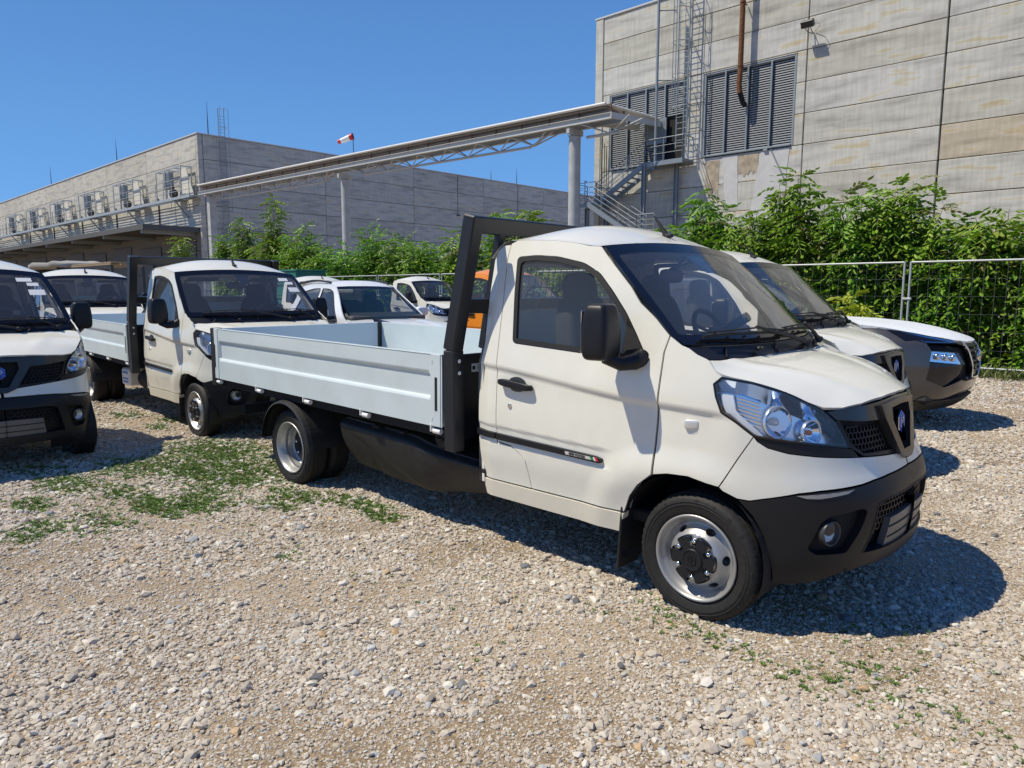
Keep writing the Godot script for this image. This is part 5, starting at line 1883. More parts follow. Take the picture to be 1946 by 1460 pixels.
func build_shrubs() -> void:
	var lm := leaf_mesh(9, .9, 5)
	lm.surface_set_material(0, M.leaf)
	var l2 := leaf_mesh(7, .5, 6)
	l2.surface_set_material(0, M.leaf)
	leafs = [lm, l2]
	var rows := [
		[-.6, 16.3, 3.05, .95, 0, "leafy shrub past the right edge of the fence"], [-1.6, 16.2, 2.95, .8, 0, "low rounded leafy shrub at the right edge behind the fence"],
		[-2.55, 16.4, 3.05, .8, 0, "leafy shrub behind the grey car's grille"], [-3.4, 16.3, 2.85, .75, 0, "lower leafy shrub left of the fence clamp"],
		[-4.25, 16.5, 3.75, .75, 0, "tall leafy shrub with feathered tip beside the wall joint"], [-5.2, 16.4, 3.55, .85, 0, "leafy shrub between the two tallest on the right"],
		[-6.0, 16.5, 3.5, .75, 0, "dense leafy shrub right of the tallest one"], [-6.65, 16.6, 4.15, .6, 0, "tallest leafy shrub in front of the tall hall"],
		[-7.5, 16.4, 3.35, .8, 0, "leafy shrub behind the second truck's roof"], [-8.3, 16.5, 3.3, .6, 0, "low leafy shrub under the grey repair patches"],
		[-9.0, 16.6, 3.95, .5, 0, "slender leafy shrub under the right louvre field"], [-10.0, 16.5, 3.2, .8, 0, "leafy shrub behind the near truck's aerial"],
		[-11.6, 16.4, 2.9, .9, 0, "leafy shrub seen through the near cab"], [-13.2, 16.4, 3.0, .9, 0, "leafy shrub behind the near cab's rear corner"],
		[-14.9, 16.6, 4.0, .35, 0, "thin sprig above the headboard, right one"], [-16.1, 16.6, 4.05, .35, 0, "thin sprig above the headboard, left one"],
		[-15.6, 16.3, 3.0, 1.0, 0, "leafy shrub behind the orange van"], [-17.3, 16.3, 3.5, .8, 0, "leafy shrub just left of the near truck's headboard post"],
		[-18.7, 16.4, 2.8, .9, 1, "low bush left of the headboard post"], [-20.0, 16.3, 3.2, .95, 1, "bush behind the small far ivory truck"], [-21.5, 16.5, 3.5, .95, 1, "rounded bush left of the small far ivory truck"],
		[-23.3, 16.5, 3.95, 1.05, 1, "tall rounded bush in front of the middle column"], [-24.7, 16.4, 3.3, .9, 1, "bush at the foot of the middle column"], [-26.0, 16.3, 3.3, .9, 1, "bush behind the white car's roof"],
		[-27.7, 16.5, 4.35, .8, 1, "upright bush left of the middle column"], [-29.2, 16.6, 4.1, .9, 0, "leafy shrub right of the tall slender tree"], [-32.2, 16.5, 3.6, .9, 0, "low shrub left of the tall slender tree"],
		[-33.9, 16.6, 5.0, .7, 0, "pointed shrub behind the middle truck's cab"], [-35.4, 16.5, 4.3, .8, 0, "small shrub left of the pointed one"], [-41.0, 16.6, 4.45, .7, 0, "lone sprig before the dark canopy"],
		[-8.0, 17.6, 3.2, 1.0, 0, "back row shrub behind the gap left of the tallest"], [-5.0, 17.8, 3.3, 1.0, 0, "back row shrub right of the tallest"], [-2.0, 17.6, 2.9, 1.1, 0, "back row shrub at the right edge"], [-11.5, 17.6, 3.1, 1.1, 0, "back row shrub behind the near cab"],
		[-22.4, 17.7, 3.4, 1.1, 1, "back row bush before the warehouse wall"], [-25.2, 17.6, 3.2, 1.1, 1, "back row bush at the middle column"], [-19.2, 17.6, 2.9, 1.1, 1, "back row bush right of the middle column"],
	]
	var k := 0
	for q in rows:
		var w: float = q[3]
		shrub(q[5], q[0], q[1], q[2], w, 4 if w < .4 else (7 if w < .75 else 10), 100 + k, q[4])
		k += 1
	# the slender young tree
	shrub("tall slender young tree with dense leaves before the warehouse", -30.6, 16.6, 5.75, .55, 7, 300, 0, .0, "young_tree")
	shrub("small yellow green plant by the fence above the grey car's hood", -4.6, 14.5, 1.35, .28, 5, 301, 2, .3, "yellow_plant")

# ---- gravel
func stone_mesh(sd: int, flatness: float) -> ArrayMesh:
	var r := RandomNumberGenerator.new()
	r.seed = sd
	var g := (1.0 + sqrt(5.0)) * .5
	var v: Array[Vector3] = []
	for q in [[-1, g, 0], [1, g, 0], [-1, -g, 0], [1, -g, 0], [0, -1, g], [0, 1, g], [0, -1, -g], [0, 1, -g], [g, 0, -1], [g, 0, 1], [-g, 0, -1], [-g, 0, 1]]:
		var p := Vector3(q[0], q[1], q[2]).normalized() * r.randf_range(.62, 1.12)
		v.append(Vector3(p.x, p.y * flatness, p.z * r.randf_range(.7, .95)))
	var st := new_st()
	for f in [[0, 11, 5], [0, 5, 1], [0, 1, 7], [0, 7, 10], [0, 10, 11], [1, 5, 9], [5, 11, 4], [11, 10, 2], [10, 7, 6], [7, 1, 8], [3, 9, 4], [3, 4, 2], [3, 2, 6], [3, 6, 8], [3, 8, 9], [4, 9, 5], [2, 4, 11], [6, 2, 10], [8, 6, 7], [9, 8, 1]]:
		flat(st, v[f[0]], v[f[1]], v[f[2]], v[f[0]] + v[f[1]] + v[f[2]])
	return st.commit()

func ground_h(u: float, d: float) -> float:
	return 0.0

func build_ground() -> void:
	var gm := mat(Color.WHITE, .95)
	gm.albedo_texture = noise_tex(1024, .05, Color(.52, .455, .37), Color(.74, .67, .57), 5, 5, FastNoiseLite.TYPE_CELLULAR, .45, 1.6)
	gm.detail_enabled = true
	gm.detail_blend_mode = BaseMaterial3D.BLEND_MODE_MUL
	gm.detail_albedo = noise_tex(1024, .006, Color(.80, .77, .72), Color(1, 1, 1), 6, 15, FastNoiseLite.TYPE_SIMPLEX_SMOOTH, .5, 1.5)
	gm.detail_uv_layer = BaseMaterial3D.DETAIL_UV_2
	gm.uv2_triplanar = true; gm.uv2_world_triplanar = true; gm.uv2_scale = Vector3.ONE * .12
	tri_map(gm, 1.1, true)
	var st := new_st()
	quad(st, Vector3(-900, 0, -900), Vector3(900, 0, -900), Vector3(900, 0, 300), Vector3(-900, 0, 300), Vector3.UP)
	var g := obj("gravel_ground", st, gm)
	tag(g, "pale beige gravel yard", "", "", "structure")
	# loose stones, finer and coarser
	var r := RandomNumberGenerator.new()
	r.seed = 77
	var cs := cos(deg_to_rad(43.277)); var sn := sin(deg_to_rad(43.277))
	var patch := noise(.9, 3, FastNoiseLite.TYPE_SIMPLEX_SMOOTH, 44)
	var fields := {}
	for k in 8: fields[k] = [[], []]
	var bands := [[1.55, 3.2, 4700, .0090], [1.55, 3.6, 10000, .0045], [3.2, 5.2, 3800, .0098], [3.6, 6.0, 4600, .0058], [5.2, 8.0, 2300, .0120], [8.0, 13.0, 900, .0160], [13.0, 26.0, 220, .025]]
	for bnd in bands:
		var d0: float = bnd[0]; var d1: float = bnd[1]
		var area := 1.05 * (d1 * d1 - d0 * d0)
		for i in int(area * bnd[2]):
			var dep := sqrt(lerpf(d0 * d0, d1 * d1, r.randf()))
			var lat := r.randf_range(-1.05, 1.05) * dep
			# camera's floor axes to yard axes
			var u := cs * lat - sn * dep
			var d := sn * lat + cs * dep
			var fine := patch.get_noise_2d(u, d)
			if fine > .2 and r.randf() < .25 and bnd[3] > .008: continue
			var s: float = bnd[3] * exp(r.randfn(0.0, .42))
			if r.randf() < .022: s *= 2.0
			if fine > .12: s *= .75
			if fine < -.3: s *= 1.2
			s = minf(s, .034)
			var b := Basis(Vector3.UP, r.randf() * TAU) * Basis(Vector3(1, 0, 0), r.randfn(0.0, .22)) * Basis(Vector3(0, 0, 1), r.randfn(0.0, .22))
			var k := r.randi() % 8
			var t := r.randf()
			var c := Color(.385, .332, .262).lerp(Color(.53, .472, .388), r.randf())
			c = c.lerp(Color(.48, .41, .35), r.randf() * .4)
			if t < .045: c = Color(.33, .33, .32).lerp(Color(.45, .45, .44), r.randf())
			elif t < .056: c = Color(.13, .13, .13)
			elif t < .075: c = Color(.46, .31, .17).lerp(Color(.5, .38, .25), r.randf())
			elif t < .18: c = Color(.62, .58, .50)
			fields[k][0].append(Transform3D(b.scaled(Vector3.ONE * s), Vector3(u, s * r.randf_range(-.1, .35), -d)))
			fields[k][1].append(c)
	for k in 8:
		var me := stone_mesh(900 + k, .40 + .06 * (k % 4))
		me.surface_set_material(0, M.stone)
		var mm := MultiMesh.new()
		mm.transform_format = MultiMesh.TRANSFORM_3D
		mm.use_colors = true
		mm.mesh = me
		mm.instance_count = fields[k][0].size()
		for i in mm.instance_count:
			mm.set_instance_transform(i, fields[k][0][i])
			mm.set_instance_color(i, fields[k][1][i])
		var mi := MultiMeshInstance3D.new()
		mi.multimesh = mm
		mi.name = numbered("loose_gravel")
		add_child(mi)
		tag(mi, "loose pale gravel stones", "", "loose gravel", "stuff")
	# larger single stones
	var where := [[84, 880], [690, 900]]
	for k in 46:
		var dep := sqrt(lerpf(4.0, 40.0, r.randf())); var lat := r.randf_range(-.72, .72) * dep
		var me := stone_mesh(700 + k % 9, .55)
		var c := [Color(.55, .52, .48), Color(.16, .165, .17), Color(.30, .31, .32), Color(.60, .56, .50), Color(.45, .33, .2)][k % 5] as Color
		me.surface_set_material(0, mat(c, .9))
		copy_mesh("stone", me, g, Transform3D(Basis(Vector3.UP, r.randf() * TAU).scaled(Vector3.ONE * r.randf_range(.022, .045)), Vector3(cs * lat - sn * dep, .008, -(sn * lat + cs * dep))))
	build_weeds()

func weed_mesh(kind: int, sd: int) -> ArrayMesh:
	var r := RandomNumberGenerator.new()
	r.seed = sd
	var st := new_st()
	var n := 9 if kind == 0 else 7
	for i in n:
		var a := TAU * i / n + r.randf_range(-.3, .3)
		var L := r.randf_range(.5, 1.0) * (.030 if kind == 0 else .055)
		var dir := Vector3(cos(a), r.randf_range(.35, 1.1) if kind == 0 else r.randf_range(1.0, 2.6), sin(a)).normalized()
		var side := dir.cross(Vector3.UP).normalized()
		var w := L * (.30 if kind == 0 else .07)
		var p := Vector3(cos(a), 0, sin(a)) * .004
		var m := p + dir * L * .55; var tip := p + dir * L + Vector3(cos(a), -.35, sin(a)) * L * .3
		var up := side.cross(dir)
		if up.y < 0: up = -up
		tri(st, p, m + side * w, m - side * w, up, up, up)
		tri(st, m + side * w, tip, m - side * w, up, up, up)
	return st.commit()

func build_weeds() -> void:
	var r := RandomNumberGenerator.new()
	r.seed = 5150
	var sets := [[[], []], [[], []]]
	# mats of clover-like weed: centre on the floor, radius, how many; then sparse tufts
	var mats := [
		[-6.75, 2.85, .45, .35, 460], [-6.35, 2.95, .55, .35, 620], [-5.6, 2.72, .6, .35, 700], [-5.75, 2.45, .5, .25, 400], [-6.2, 2.35, .45, .22, 340], [-6.45, 2.05, .4, .2, 260], [-5.7, 1.76, .25, .12, 120], [-6.25, 1.55, .35, .2, 260], [-5.2, 1.14, .16, .10, 70], [-5.8, 1.2, .2, .12, 80], [-5.12, 1.81, .28, .14, 190], [-4.97, 2.02, .25, .12, 130], [-5.15, 2.2, .4, .16, 160], [-4.55, 2.42, .2, .12, 80], [-4.65, 2.6, .3, .14, 150], [-4.13, 2.8, .4, .12, 160], [-3.8, 2.75, .2, .1, 50], [-5.0, 1.4, .3, .2, 60], [-5.1, 1.0, .2, .12, 50], [-6.9, 1.5, .3, .2, 90],
		[-9.26, 2.98, .25, .15, 90], [-8.47, 3.23, .25, .12, 80], [-8.2, 2.95, .2, .1, 50],
		[-3.55, 1.97, .18, .1, 12], [-3.1, 2.0, .15, .1, 8], [-1.9, 1.88, .12, .1, 6], [-1.47, 2.72, .25, .10, 40], [-1.25, 2.70, .22, .10, 40], [-.9, 2.68, .22, .12, 44], [-.65, 2.78, .25, .12, 44], [-.72, 2.92, .2, .1, 26], [-1.67, 2.84, .2, .08, 26], [-1.84, 2.58, .1, .06, 10], [-.53, 3.35, .2, .15, 14], [-1.0, 3.3, .4, .3, 60], [-2.2, 2.3, .9, .4, 26], [-.3, 2.4, .4, .4, 34], [-5.5, 1.9, 1.0, .6, 120],
	]
	for q in mats:
		for i in int(q[4] * (1.9 if q[0] < -4.0 else 1.3)):
			var a := r.randf() * TAU; var d := sqrt(r.randf()) * (1.0 + .25 * r.randfn())
			var p := Vector3(q[0] + cos(a) * d * q[2], .002, -(q[1] + sin(a) * d * q[3]))
			var k := 0 if r.randf() < .82 else 1
			sets[k][0].append(Transform3D(Basis(Vector3.UP, r.randf() * TAU).scaled(Vector3.ONE * r.randf_range(.4, .95) * (.65 if q[0] > -3.5 else 1.0)), p))
			sets[k][1].append(Color(.065, .140, .018).lerp(Color(.150, .25, .035), r.randf()).lerp(Color(.24, .17, .07), .8 * float(r.randf() < .10)))
	# the grassy foot of the fence
	for i in 7000:
		var u := r.randf_range(-30.0, .5)
		var d := 15.0 + absf(r.randfn()) * .35 * (1.0 if r.randf() < .5 else -.9)
		sets[1][0].append(Transform3D(Basis(Vector3.UP, r.randf() * TAU).scaled(Vector3.ONE * r.randf_range(1.5, 4.5)), Vector3(u, 0, -d)))
		sets[1][1].append(Color(.08, .13, .025).lerp(Color(.20, .22, .07), r.randf()))
	for k in 2:
		var me := weed_mesh(k, 40 + k)
		me.surface_set_material(0, M.leaf)
		var mm := MultiMesh.new()
		mm.transform_format = MultiMesh.TRANSFORM_3D
		mm.use_colors = true
		mm.mesh = me
		mm.instance_count = sets[k][0].size()
		for i in mm.instance_count:
			mm.set_instance_transform(i, sets[k][0][i])
			mm.set_instance_color(i, sets[k][1][i])
		var mi := MultiMeshInstance3D.new()
		mi.multimesh = mm
		mi.name = ["low_weeds", "grass_blades"][k]
		add_child(mi)
		tag(mi, ["low green weeds creeping over the gravel", "thin grass tufts in the gravel and along the fence"][k], "weeds" if k == 0 else "grass", "", "stuff")

# ------------------------------------------------------------------ the two cars
var car := Hull.new()
func car_at(u: float, y: float) -> Vector3:
	return car.at(u, y)

var car_c := v2([1.7, 1.20, 2.0, 1.185, 2.4, 1.170, 2.8, 1.135, 3.1, 1.09, 3.3, 1.045, 3.42, 1.005, 3.5, .965, 3.56, .93])
func car_hood_at(x: float, z: float) -> Vector3:
	var a := absf(z)
	var k := .06 + .10 * smoothstep(2.6, 3.5, x)
	return Vector3(x, Hull.soft(car_c, x) - k * a * a + .012 * smoothstep(.25, .45, a) * smoothstep(3.4, 2.9, x), z)

func car_screen_at(z: float, y: float) -> Vector3:
	return Vector3(1.05 + (1.60 - y) * 1.85 - .13 * pow(absf(z) / .65, 2.2), y, z)

func car_side_at(x: float, y: float) -> Vector3:
	var w := lerpf(.80, .575, pow(smoothstep(1.02, 1.66, y), .9))
	return Vector3(x, y, w - .05 * smoothstep(.0, -.8, x) - .02 * smoothstep(.9, 1.9, x))

func suv(paint: Material, film: Material, filmed_hood: bool, trim: Material, dr := 0.0) -> Node3D:
	var t := Node3D.new()
	t.name = numbered("parked_car")
	add_child(t)
	var st := new_st()
	var arches := [arch_disc(0, .36, .40), arch_disc(2.60, .36, .385)]
	var side := v2([-.84, .42, -.90, .75, -.84, 1.09, .0, 1.11, 1.0, 1.10, 1.75, 1.10, 2.3, 1.10, 2.718, 1.100, 3.06, 1.062, 3.20, 1.03, 3.123, .955, 3.148, .871, 3.118, .765, 3.117, .754, 3.094, .567, 3.323, .483, 3.45, .52, 3.59, .56, 3.72, .54, 3.864, .54, 3.864, .45, 3.6, .42, 3.333, .34, 3.092, .31, 2.2, .30, .4, .30])
	for i in side.size():
		if side[i].y > 1.0: side[i].y -= dr
	panel(st, side, arches, car_at, 1.0, .05, 0.0, .03, 0)
	obj("body", st, paint, t)
	st = new_st()
	panel(st, v2([-.8, .36, 3.864, .36, 3.864, .90, 3.2, .98, -.8, 1.05]), arches, car_at, 1.0, .1, -.06, 0.0, 0)
	box(st, Vector3(1.3, .34, 0), Vector3(4.0, .1, 1.5), .05)
	for s in [1, -1]:
		for ax in [0.0, 2.60]:
			for k in 16:
				var a0 := -.2 + (PI + .4) * k / 16; var a1 := -.2 + (PI + .4) * (k + 1) / 16
				var c := Vector3(ax, .36, 0)
				var d0 := Vector3(cos(a0), sin(a0), 0) * .395; var d1 := Vector3(cos(a1), sin(a1), 0) * .395
				quad(st, c + d0 + Vector3(0, 0, .5 * s), c + d1 + Vector3(0, 0, .5 * s), c + d1 + Vector3(0, 0, .87 * s), c + d0 + Vector3(0, 0, .87 * s), -d0)
	obj("underbody", st, M.dark, t)
	st = new_st()
	var hp := v2([1.72, 0, 1.70, .5, 1.68, .70, 2.0, .77, 2.45, .78, 2.74, .745, 3.03, .655, 3.22, .56, 3.41, .40, 3.49, .22, 3.51, 0])
	var full: PackedVector2Array = hp.duplicate()
	for i in range(hp.size() - 2, 0, -1): full.append(Vector2(hp[i].x, -hp[i].y))
	panel(st, full, [], func(x, z): return car_hood_at(x, z) - Vector3(0, dr, 0), -1.0, .05, 0.0, .03)
	obj("hood", st, film if filmed_hood else paint, t)
	# greenhouse
	var gh := v2([-.78, 1.08 - dr, -.62, 1.50, -.45, 1.60, .2, 1.645, .95, 1.625, 1.12, 1.585, 1.95, 1.13 - dr, 1.98, 1.08 - dr])
	var w1 := rounded(v2([-.45, 1.14 - dr, -.30, 1.50, .20, 1.555, .50, 1.56, .50, 1.13 - dr]), .05)
	var w2 := rounded(v2([.58, 1.13 - dr, .58, 1.56, .92, 1.545, 1.08, 1.50, 1.58, 1.20 - dr, 1.60, 1.13 - dr]), .05)
	for s in [1, -1]:
		st = new_st()
		panel(st, gh, [w1, w2], car_side_at, 1.0, .06, 0.0, .02, s)
		var pil := obj("pillars", st, paint, t)
		for w in [w1, w2]:
			st = new_st()
			panel(st, w, [grown(w, -.02)], car_side_at, 1.0, .08, .003, .01, s)
			var fr := obj("window_frame", st, M.rubber, pil)
			st = new_st()
			panel(st, w, [], car_side_at, 1.0, .1, -.012, 0.0, s)
			obj("pane", st, M.glass, pil)
	st = new_st()
	var rf := func(x: float, q: float) -> Vector3:
		var c := 1.705 - .05 * pow(maxf(0.0, absf(x - .15) - .2), 2.0) - .10 * smoothstep(.75, 1.10, x) - .1 * smoothstep(-.35, -.62, x)
		var e := minf(1.640, c - .004)
		var k := absf(q)
		return Vector3(x - .11 * k * k * smoothstep(.5, 1.05, x), e + (c - e) * pow(maxf(0, 1.0 - pow(k, 2.6)), .9), q * .578)
	panel(st, v2([-.60, -1, 1.07, -1, 1.07, 1, -.60, 1]), [], rf, -1.0, .08, 0.0, 0.0)
	obj("roof", st, paint, t)
	for s in [1, -1]:
		st = new_st()
		var pts := []
		for k in 13:
			var x := -.55 + 1.45 * k / 12.0
			pts.append(Vector3(x, 1.655 + .045 * sin(PI * clampf((k + .2) / 12.4, 0, 1)), .565 * s))
		tube(st, pts, .017, 8)
		obj("roof_rail", st, M.black, t)
	st = new_st()
	var ws := v2([0, 1.595, .3, 1.592, .5, 1.583, .56, 1.575, .70, 1.20 - dr, .73, 1.13 - dr, .5, 1.115 - dr, 0, 1.11 - dr])
	for i in range(ws.size() - 2, 0, -1): ws.append(Vector2(-ws[i].x, ws[i].y))
	var clear := rounded(grown(ws, -.035), .05)
	panel(st, ws, [clear], car_screen_at, -1.0, .08, .002, .01)
	var wsn := obj("windshield", st, M.frit, t)
	st = new_st()
	panel(st, clear, [], car_screen_at, -1.0, .08, .0, .0)
	obj("pane", st, M.greenglass, wsn)
	st = new_st()
	box(st, Vector3(-.70, 1.30, 0), Vector3(.10, .5, 1.2), .04, Basis(Vector3(0, 0, 1), -.35))
	box(st, Vector3(-.82, .72, 0), Vector3(.12, .7, 1.6), .05)
	obj("tailgate", st, paint, t)
	for s in [1, -1]:
		st = new_st()
		blob(st, Vector3(1.40, 1.14, .98 * s), Vector3(.07, .085, .12), .6)
		var mr := obj("door_mirror", st, paint, t)
		st = new_st()
		tube(st, [Vector3(1.42, 1.08, 1.0 * s), Vector3(1.45, 1.05, .86 * s), Vector3(1.47, 1.07, .78 * s)], .035, 8)
		obj("mirror_foot", st, M.plastic, mr)
	# cabin
	st = new_st()
	for z in [-.37, .37]:
		blob(st, Vector3(.62, 1.0, z), Vector3(.10, .36, .24), .5, Basis(Vector3(0, 0, 1), .2))
		blob(st, Vector3(.53, 1.40, z), Vector3(.06, .10, .13), .6)
	blob(st, Vector3(-.25, 1.0, 0), Vector3(.12, .34, .62), .4, Basis(Vector3(0, 0, 1), .2))
	obj("seats", st, M.cloth, t)
	st = new_st()
	prism(st, v2([1.25, .7, 2.0, .7, 2.0, 1.08, 1.55, 1.14, 1.30, 1.10]), Transform3D(Basis(), Vector3(0, 0, -.70)), 1.4, .03)
	obj("dashboard", st, M.cabin, t)
	for s in [1, -1]:
		for ax in [0.0, 2.60]: add_car_wheel(t, Vector3(ax, .345, .80 * s), s == 1)
	# nose
	st = new_st()
	panel(st, v2([3.148, .871, 3.489, .850, 3.586, .723, 3.118, .765]), [], car_at, 1.0, .03, -.04, 0.0, 0)
	for k in 3: pass
	var hl := obj("headlight", st, M.mirror, t)
	for s in [1, -1]:
		st = new_st()
		for q in [[3.22, .815], [3.33, .808], [3.44, .797]]:
			var p := car_at(q[0], q[1]) - normal_at(car_at, Vector2(q[0], q[1]), 1.0) * .03
			blob(st, Vector3(p.x, p.y, p.z * s), Vector3(.03, .036, .036), .8, Basis(), 14, 10)
		obj("lamp_cup", st, M.chrome, hl)
	st = new_st()
	panel(st, v2([3.148, .871, 3.489, .850, 3.586, .723, 3.118, .765]), [], car_at, 1.0, .03, .002, .03, 0)
	obj("lens", st, M.lens, hl)
	st = new_st()
	panel(st, v2([2.80, 1.088, 2.95, 1.075, 3.20, 1.030, 3.45, .985, 3.62, .965, 3.70, .955, 3.66, .935, 3.50, .945, 3.129, .953, 3.027, .985, 2.914, .975]), [], car_at, 1.0, .03, .004, .02, 0)
	var led := obj("day_lamp", st, M.frit, t)
	st = new_st()
	panel(st, v2([2.93, 1.068, 3.20, 1.018, 3.45, .975, 3.62, .955, 3.45, .962, 3.20, 1.000]), [], car_at, 1.0, .03, .007, .004, 0)
	panel(st, v2([3.05, .985, 3.13, .966, 3.40, .960, 3.55, .953, 3.40, .954, 3.13, .958]), [], car_at, 1.0, .03, .007, .004, 0)
	obj("lamp_strip", st, M.chrome, led)
	st = new_st()
	panel(st, v2([3.12, .757, 3.589, .716, 3.545, .616, 3.323, .485, 3.097, .567]), [], car_at, 1.0, .04, -.022, .0, 0)
	obj("lamp_pocket", st, trim, t)
	# grille with its bright V frame
	st = new_st()
	panel(st, v2([3.69, .955, 3.864, .96, 3.864, .58, 3.80, .585]), [], car_at, 1.0, .05, -.03, 0.0, 0)
	var gr := obj("grille", st, M.dark, t)
	for k in 6:
		st = new_st()
		var y := .93 - k * .055
		panel(st, v2([3.70 + k * .012, y, 3.864, y, 3.864, y - .026, 3.705 + k * .012, y - .026]), [], car_at, 1.0, .05, .0, .02, 0)
		obj("grille_slat", st, M.black, gr)
	st = new_st()
	panel(st, v2([3.640, .958, 3.668, .958, 3.79, .575, 3.864, .575, 3.864, .553, 3.765, .553]), [], car_at, 1.0, .04, .012, .03, 0)
	obj("grille_frame", st, M.chrome, gr)
	st = new_st()
	lathe(st, [Vector2(.062, 0), Vector2(.062, .014), Vector2(.052, .02), Vector2(.046, .014), Vector2(.001, .012)], 32, Transform3D(Basis(Vector3.UP, PI / 2), Vector3(3.575, .80, 0)))
	box(st, Vector3(3.592, .80, 0), Vector3(.012, .022, .15), .004)
	obj("emblem", st, M.chrome, gr)
	st = new_st()
	panel(st, v2([3.094, .567, 3.323, .483, 3.45, .52, 3.59, .56, 3.72, .54, 3.864, .54, 3.864, .36, 3.6, .34, 3.333, .335]), [], car_at, 1.0, .05, -.03, .0, 0)
	var bp := obj("bumper_lower", st, M.plastic, t)
	st = new_st()
	for k in 3: panel(st, v2([3.44, .50 - k * .045, 3.864, .515 - k * .045, 3.864, .495 - k * .045, 3.45, .48 - k * .045]), [], car_at, 1.0, .05, -.01, .02, 0)
	obj("intake_bars", st, M.black, bp)
	st = new_st()
	panel(st, v2([3.05, .335, 3.333, .345, 3.6, .36, 3.864, .365, 3.864, .26, 3.5, .24, 3.2, .225, 3.0, .235]), [], car_at, 1.0, .05, .015, .05, 0)
	obj("skid_plate", st, M.plastic2, bp)
	st = new_st()
	var hk := car_at(3.62, .565)
	tube(st, [hk - Vector3(.03, 0, 0), hk + Vector3(.03, 0, .0)], .022, 10)
	tube(st, [hk + Vector3(.02, 0, 0), hk + Vector3(.05, -.005, -.22)], .006, 6)
	obj("tow_cap", st, M.rubber, t)
	return t

func add_car_wheel(parent: Node3D, at0: Vector3, right: bool) -> void:
	var b := Basis().scaled(Vector3(1.14, 1.14, 1.25))
	if not right: b = Basis(Vector3(0, 1, 0), PI) * b
	var w := copy_mesh(kid_name(parent, "wheel"), wheel_front[0], parent, Transform3D(b, at0))
	copy_mesh("rim", wheel_front[1], w, Transform3D())
	copy_mesh("centre_cap", wheel_front[2], w, Transform3D())

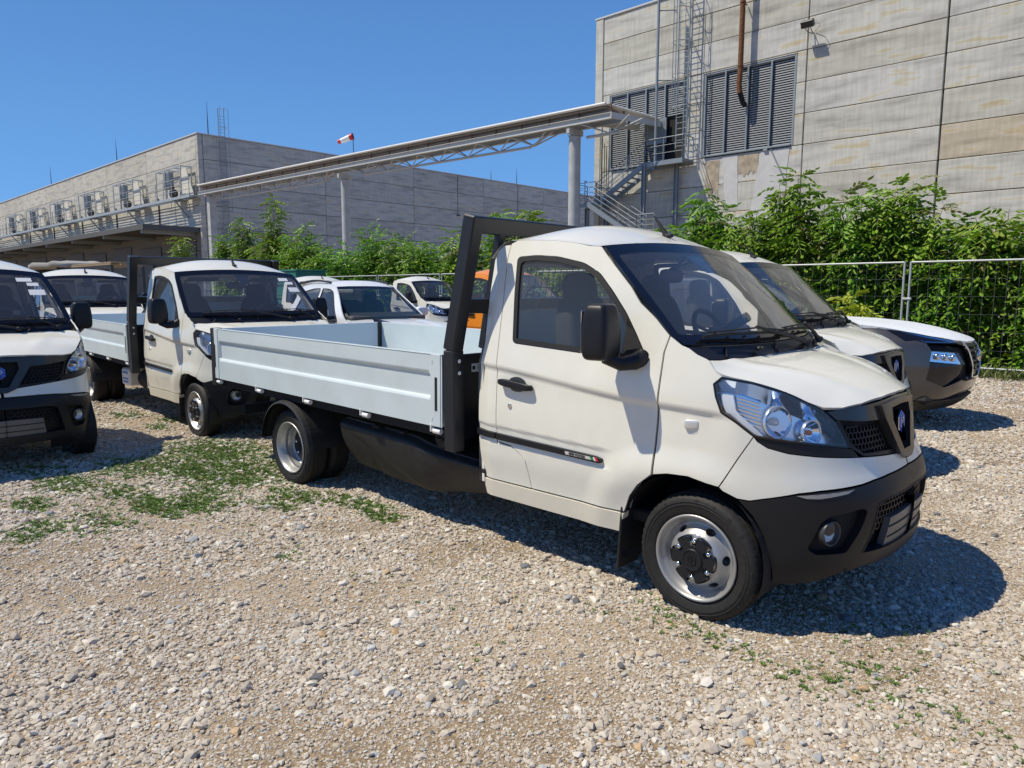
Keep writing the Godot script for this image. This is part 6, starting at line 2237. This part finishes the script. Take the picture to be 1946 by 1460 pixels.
func build_vehicles() -> void:
	M.greenglass = mat(Color(.012, .03, .026, .4), .01)
	M.greenglass.transparency = BaseMaterial3D.TRANSPARENCY_ALPHA
	var grp := "ivory pickup trucks parked in rows"
	var t1 := truck(M.ivory, {"bed": true, "tank": true, "badge": true})
	t1.position = Vector3(-4.882, -.012, -3.636)
	tag(t1, "nearest ivory flatbed truck with aluminium dropsides and black headboard, in the foreground", "truck", grp)
	var t3 := truck(M.ivory, {"bed": true, "box": true, "stickers": true})
	t3.position = Vector3(-10.727, -.03, -3.915)
	t3.rotation.y = deg_to_rad(-1.5)
	tag(t3, "ivory flatbed truck nose to tail behind the nearest one, white box under its bed", "truck", grp)
	var bare := truck(M.ivory, {})
	bare.position = Vector3(-5.625, -.012, -6.475)
	bare.rotation.y = deg_to_rad(-1.9)
	tag(bare, "ivory chassis cab truck beside the nearest one, its nose showing past that hood", "truck", grp)
	var t4 := truck(M.ivory, {"stickers": true})
	t4.position = Vector3(-10.85, -.06, -1.17)
	t4.rotation.y = deg_to_rad(1.8)
	tag(t4, "ivory truck cut off by the left edge, seen from the front, labels in its windshield", "truck", grp)
	dup(bare, "ivory truck behind the left one, only cab top and windshield visible", Vector3(-17.5, .02, -4.551), deg_to_rad(-6.6), grp)
	dup(bare, "small far ivory truck by the fence right of the white car's roof", Vector3(-18.3, .03, -12.98), deg_to_rad(3.3), grp)
	dup(bare, "ivory truck of which only the roof shows above the white car", Vector3(-18.83, .0, -10.05), 0.0, grp)
	var og := truck(M.orange, {"name": "orange_truck"})
	og.position = Vector3(-12.45, .06, -10.44)
	tag(og, "orange truck glimpsed between the nearest truck's headboard and cab", "truck")
	car.x1 = 2.45; car.n = 2.6; car.m = 2.6
	car.wt = v2([.2, .88, .4, .91, .7, .92, .95, .90, 1.02, .84, 1.1, .78])
	car.xn = v2([.2, 3.30, .3, 3.46, .45, 3.54, .7, 3.57, .9, 3.53, 1.0, 3.44, 1.1, 3.2])
	var c1 := suv(M.suv_white, M.film, false, M.suv_white, .15)
	c1.position = Vector3(-11.85, 0, -7.75)
	c1.rotation.y = deg_to_rad(-9.0)
	tag(c1, "white car with black roof rails behind the nearest truck's bed", "car", "parked cars")
	var c2 := suv(M.suv_grey, M.film, true, M.gloss)
	c2.position = Vector3(-5.17, 0, -9.2)
	tag(c2, "dark grey car on the right with white film over its hood", "car", "parked cars")
	# things seen over the far cab on the left
	var ps := thing("plank_stack", "weathered timber planks lying on a steel rack behind the left trucks", "planks", at(-25.6, 0, 8.0))
	var st := new_st()
	for q in [[-1.9, .4], [1.6, .4], [-1.9, -.5], [1.6, -.5]]: box(st, Vector3(q[0], 1.15, q[1]), Vector3(.08, 2.3, .08), .01)
	for z in [.4, -.5]: box(st, Vector3(-.15, 2.27, z), Vector3(3.6, .06, .06), .01)
	obj("rack", st, M.recess, ps)
	for k in 6:
		st = new_st()
		box(st, Vector3(-.2 + .12 * sin(k * 3.0), 2.325 + .05 * (k / 3), .35 - .3 * (k % 3)), Vector3(3.9, .045, .26), .006)
		obj("plank", st, M.wood, ps)
	var tp := thing("tarp_bundle", "grey tarpaulin bundle on the rack at the far left", "tarpaulin", at(-30.4, 0, 8.0))
	st = new_st()
	blob(st, Vector3(0, 2.44, 0), Vector3(2.1, .11, .8), .35, Basis(), 40, 14, func(v): return v + Vector3(0, .03 * sin(v.x * 5.0) + .02 * sin(v.z * 9.0), 0))
	obj("bundle", st, M.cast, tp)
	st = new_st()
	for x in [-1.4, 1.4]: box(st, Vector3(x, 1.17, 0), Vector3(.1, 2.34, 1.2), .01)
	obj("trestle", st, M.recess, tp)
	var cr := thing("crate_stack", "dark teal plastic crates stacked by the fence behind the middle truck", "crates", at(-21.7, 0, 12.6))
	for k in 5:
		st = new_st()
		box(st, Vector3(.05 * sin(k * 2.0), .22 + .44 * k, 0), Vector3(1.5, .40, 1.1), .03)
		box(st, Vector3(.05 * sin(k * 2.0), .42 + .44 * k, 0), Vector3(1.56, .05, 1.16), .01)
		obj("crate", st, M.teal, cr)

var wheel_front: Array
var wheel_rear: Array

func _ready() -> void:
	rng.seed = 20240607
	# camera
	var cam := Camera3D.new()
	cam.name = "camera"
	cam.fov = 56.92
	cam.far = 2000.0
	cam.position = Vector3(0, 1.5, 0)
	cam.rotation = Vector3(-0.12992, deg_to_rad(43.277), 0)
	add_child(cam)
	cam.current = true
	# sky and air
	var we := WorldEnvironment.new()
	we.name = "environment"
	var env := Environment.new()
	var sky := Sky.new()
	var sm := ProceduralSkyMaterial.new()
	sm.sky_top_color = Color(.16, .35, .65)
	sm.sky_horizon_color = Color(.485, .725, .975)
	sm.sky_curve = 0.30
	sm.ground_bottom_color = Color(.40, .36, .31)
	sm.ground_horizon_color = Color(.55, .60, .66)
	sm.sun_angle_max = 8.0
	sky.sky_material = sm
	env.background_mode = Environment.BG_SKY
	env.sky = sky
	env.background_energy_multiplier = 1.0
	env.ambient_light_source = Environment.AMBIENT_SOURCE_SKY
	env.tonemap_mode = Environment.TONE_MAPPER_LINEAR
	env.tonemap_exposure = 1.0
	env.sdfgi_enabled = true
	env.ssao_enabled = true
	env.ssil_enabled = true
	we.environment = env
	add_child(we)
	# sun: high behind the trucks, a little from the photographer's side
	var sun := DirectionalLight3D.new()
	sun.name = "sun"
	sun.light_energy = 1.6
	sun.light_color = Color(1.0, .965, .885)
	sun.light_angular_distance = 0.5
	sun.shadow_enabled = true
	add_child(sun)
	sun.look_at_from_position(Vector3.ZERO, Vector3(.40, -1.0, -.46), Vector3.UP)
	make_materials()
	cab_outlines()
	build_setting()
	wheel_front = make_wheel(false)
	wheel_rear = make_wheel(true)
	build_vehicles()
	cab_proto.free()
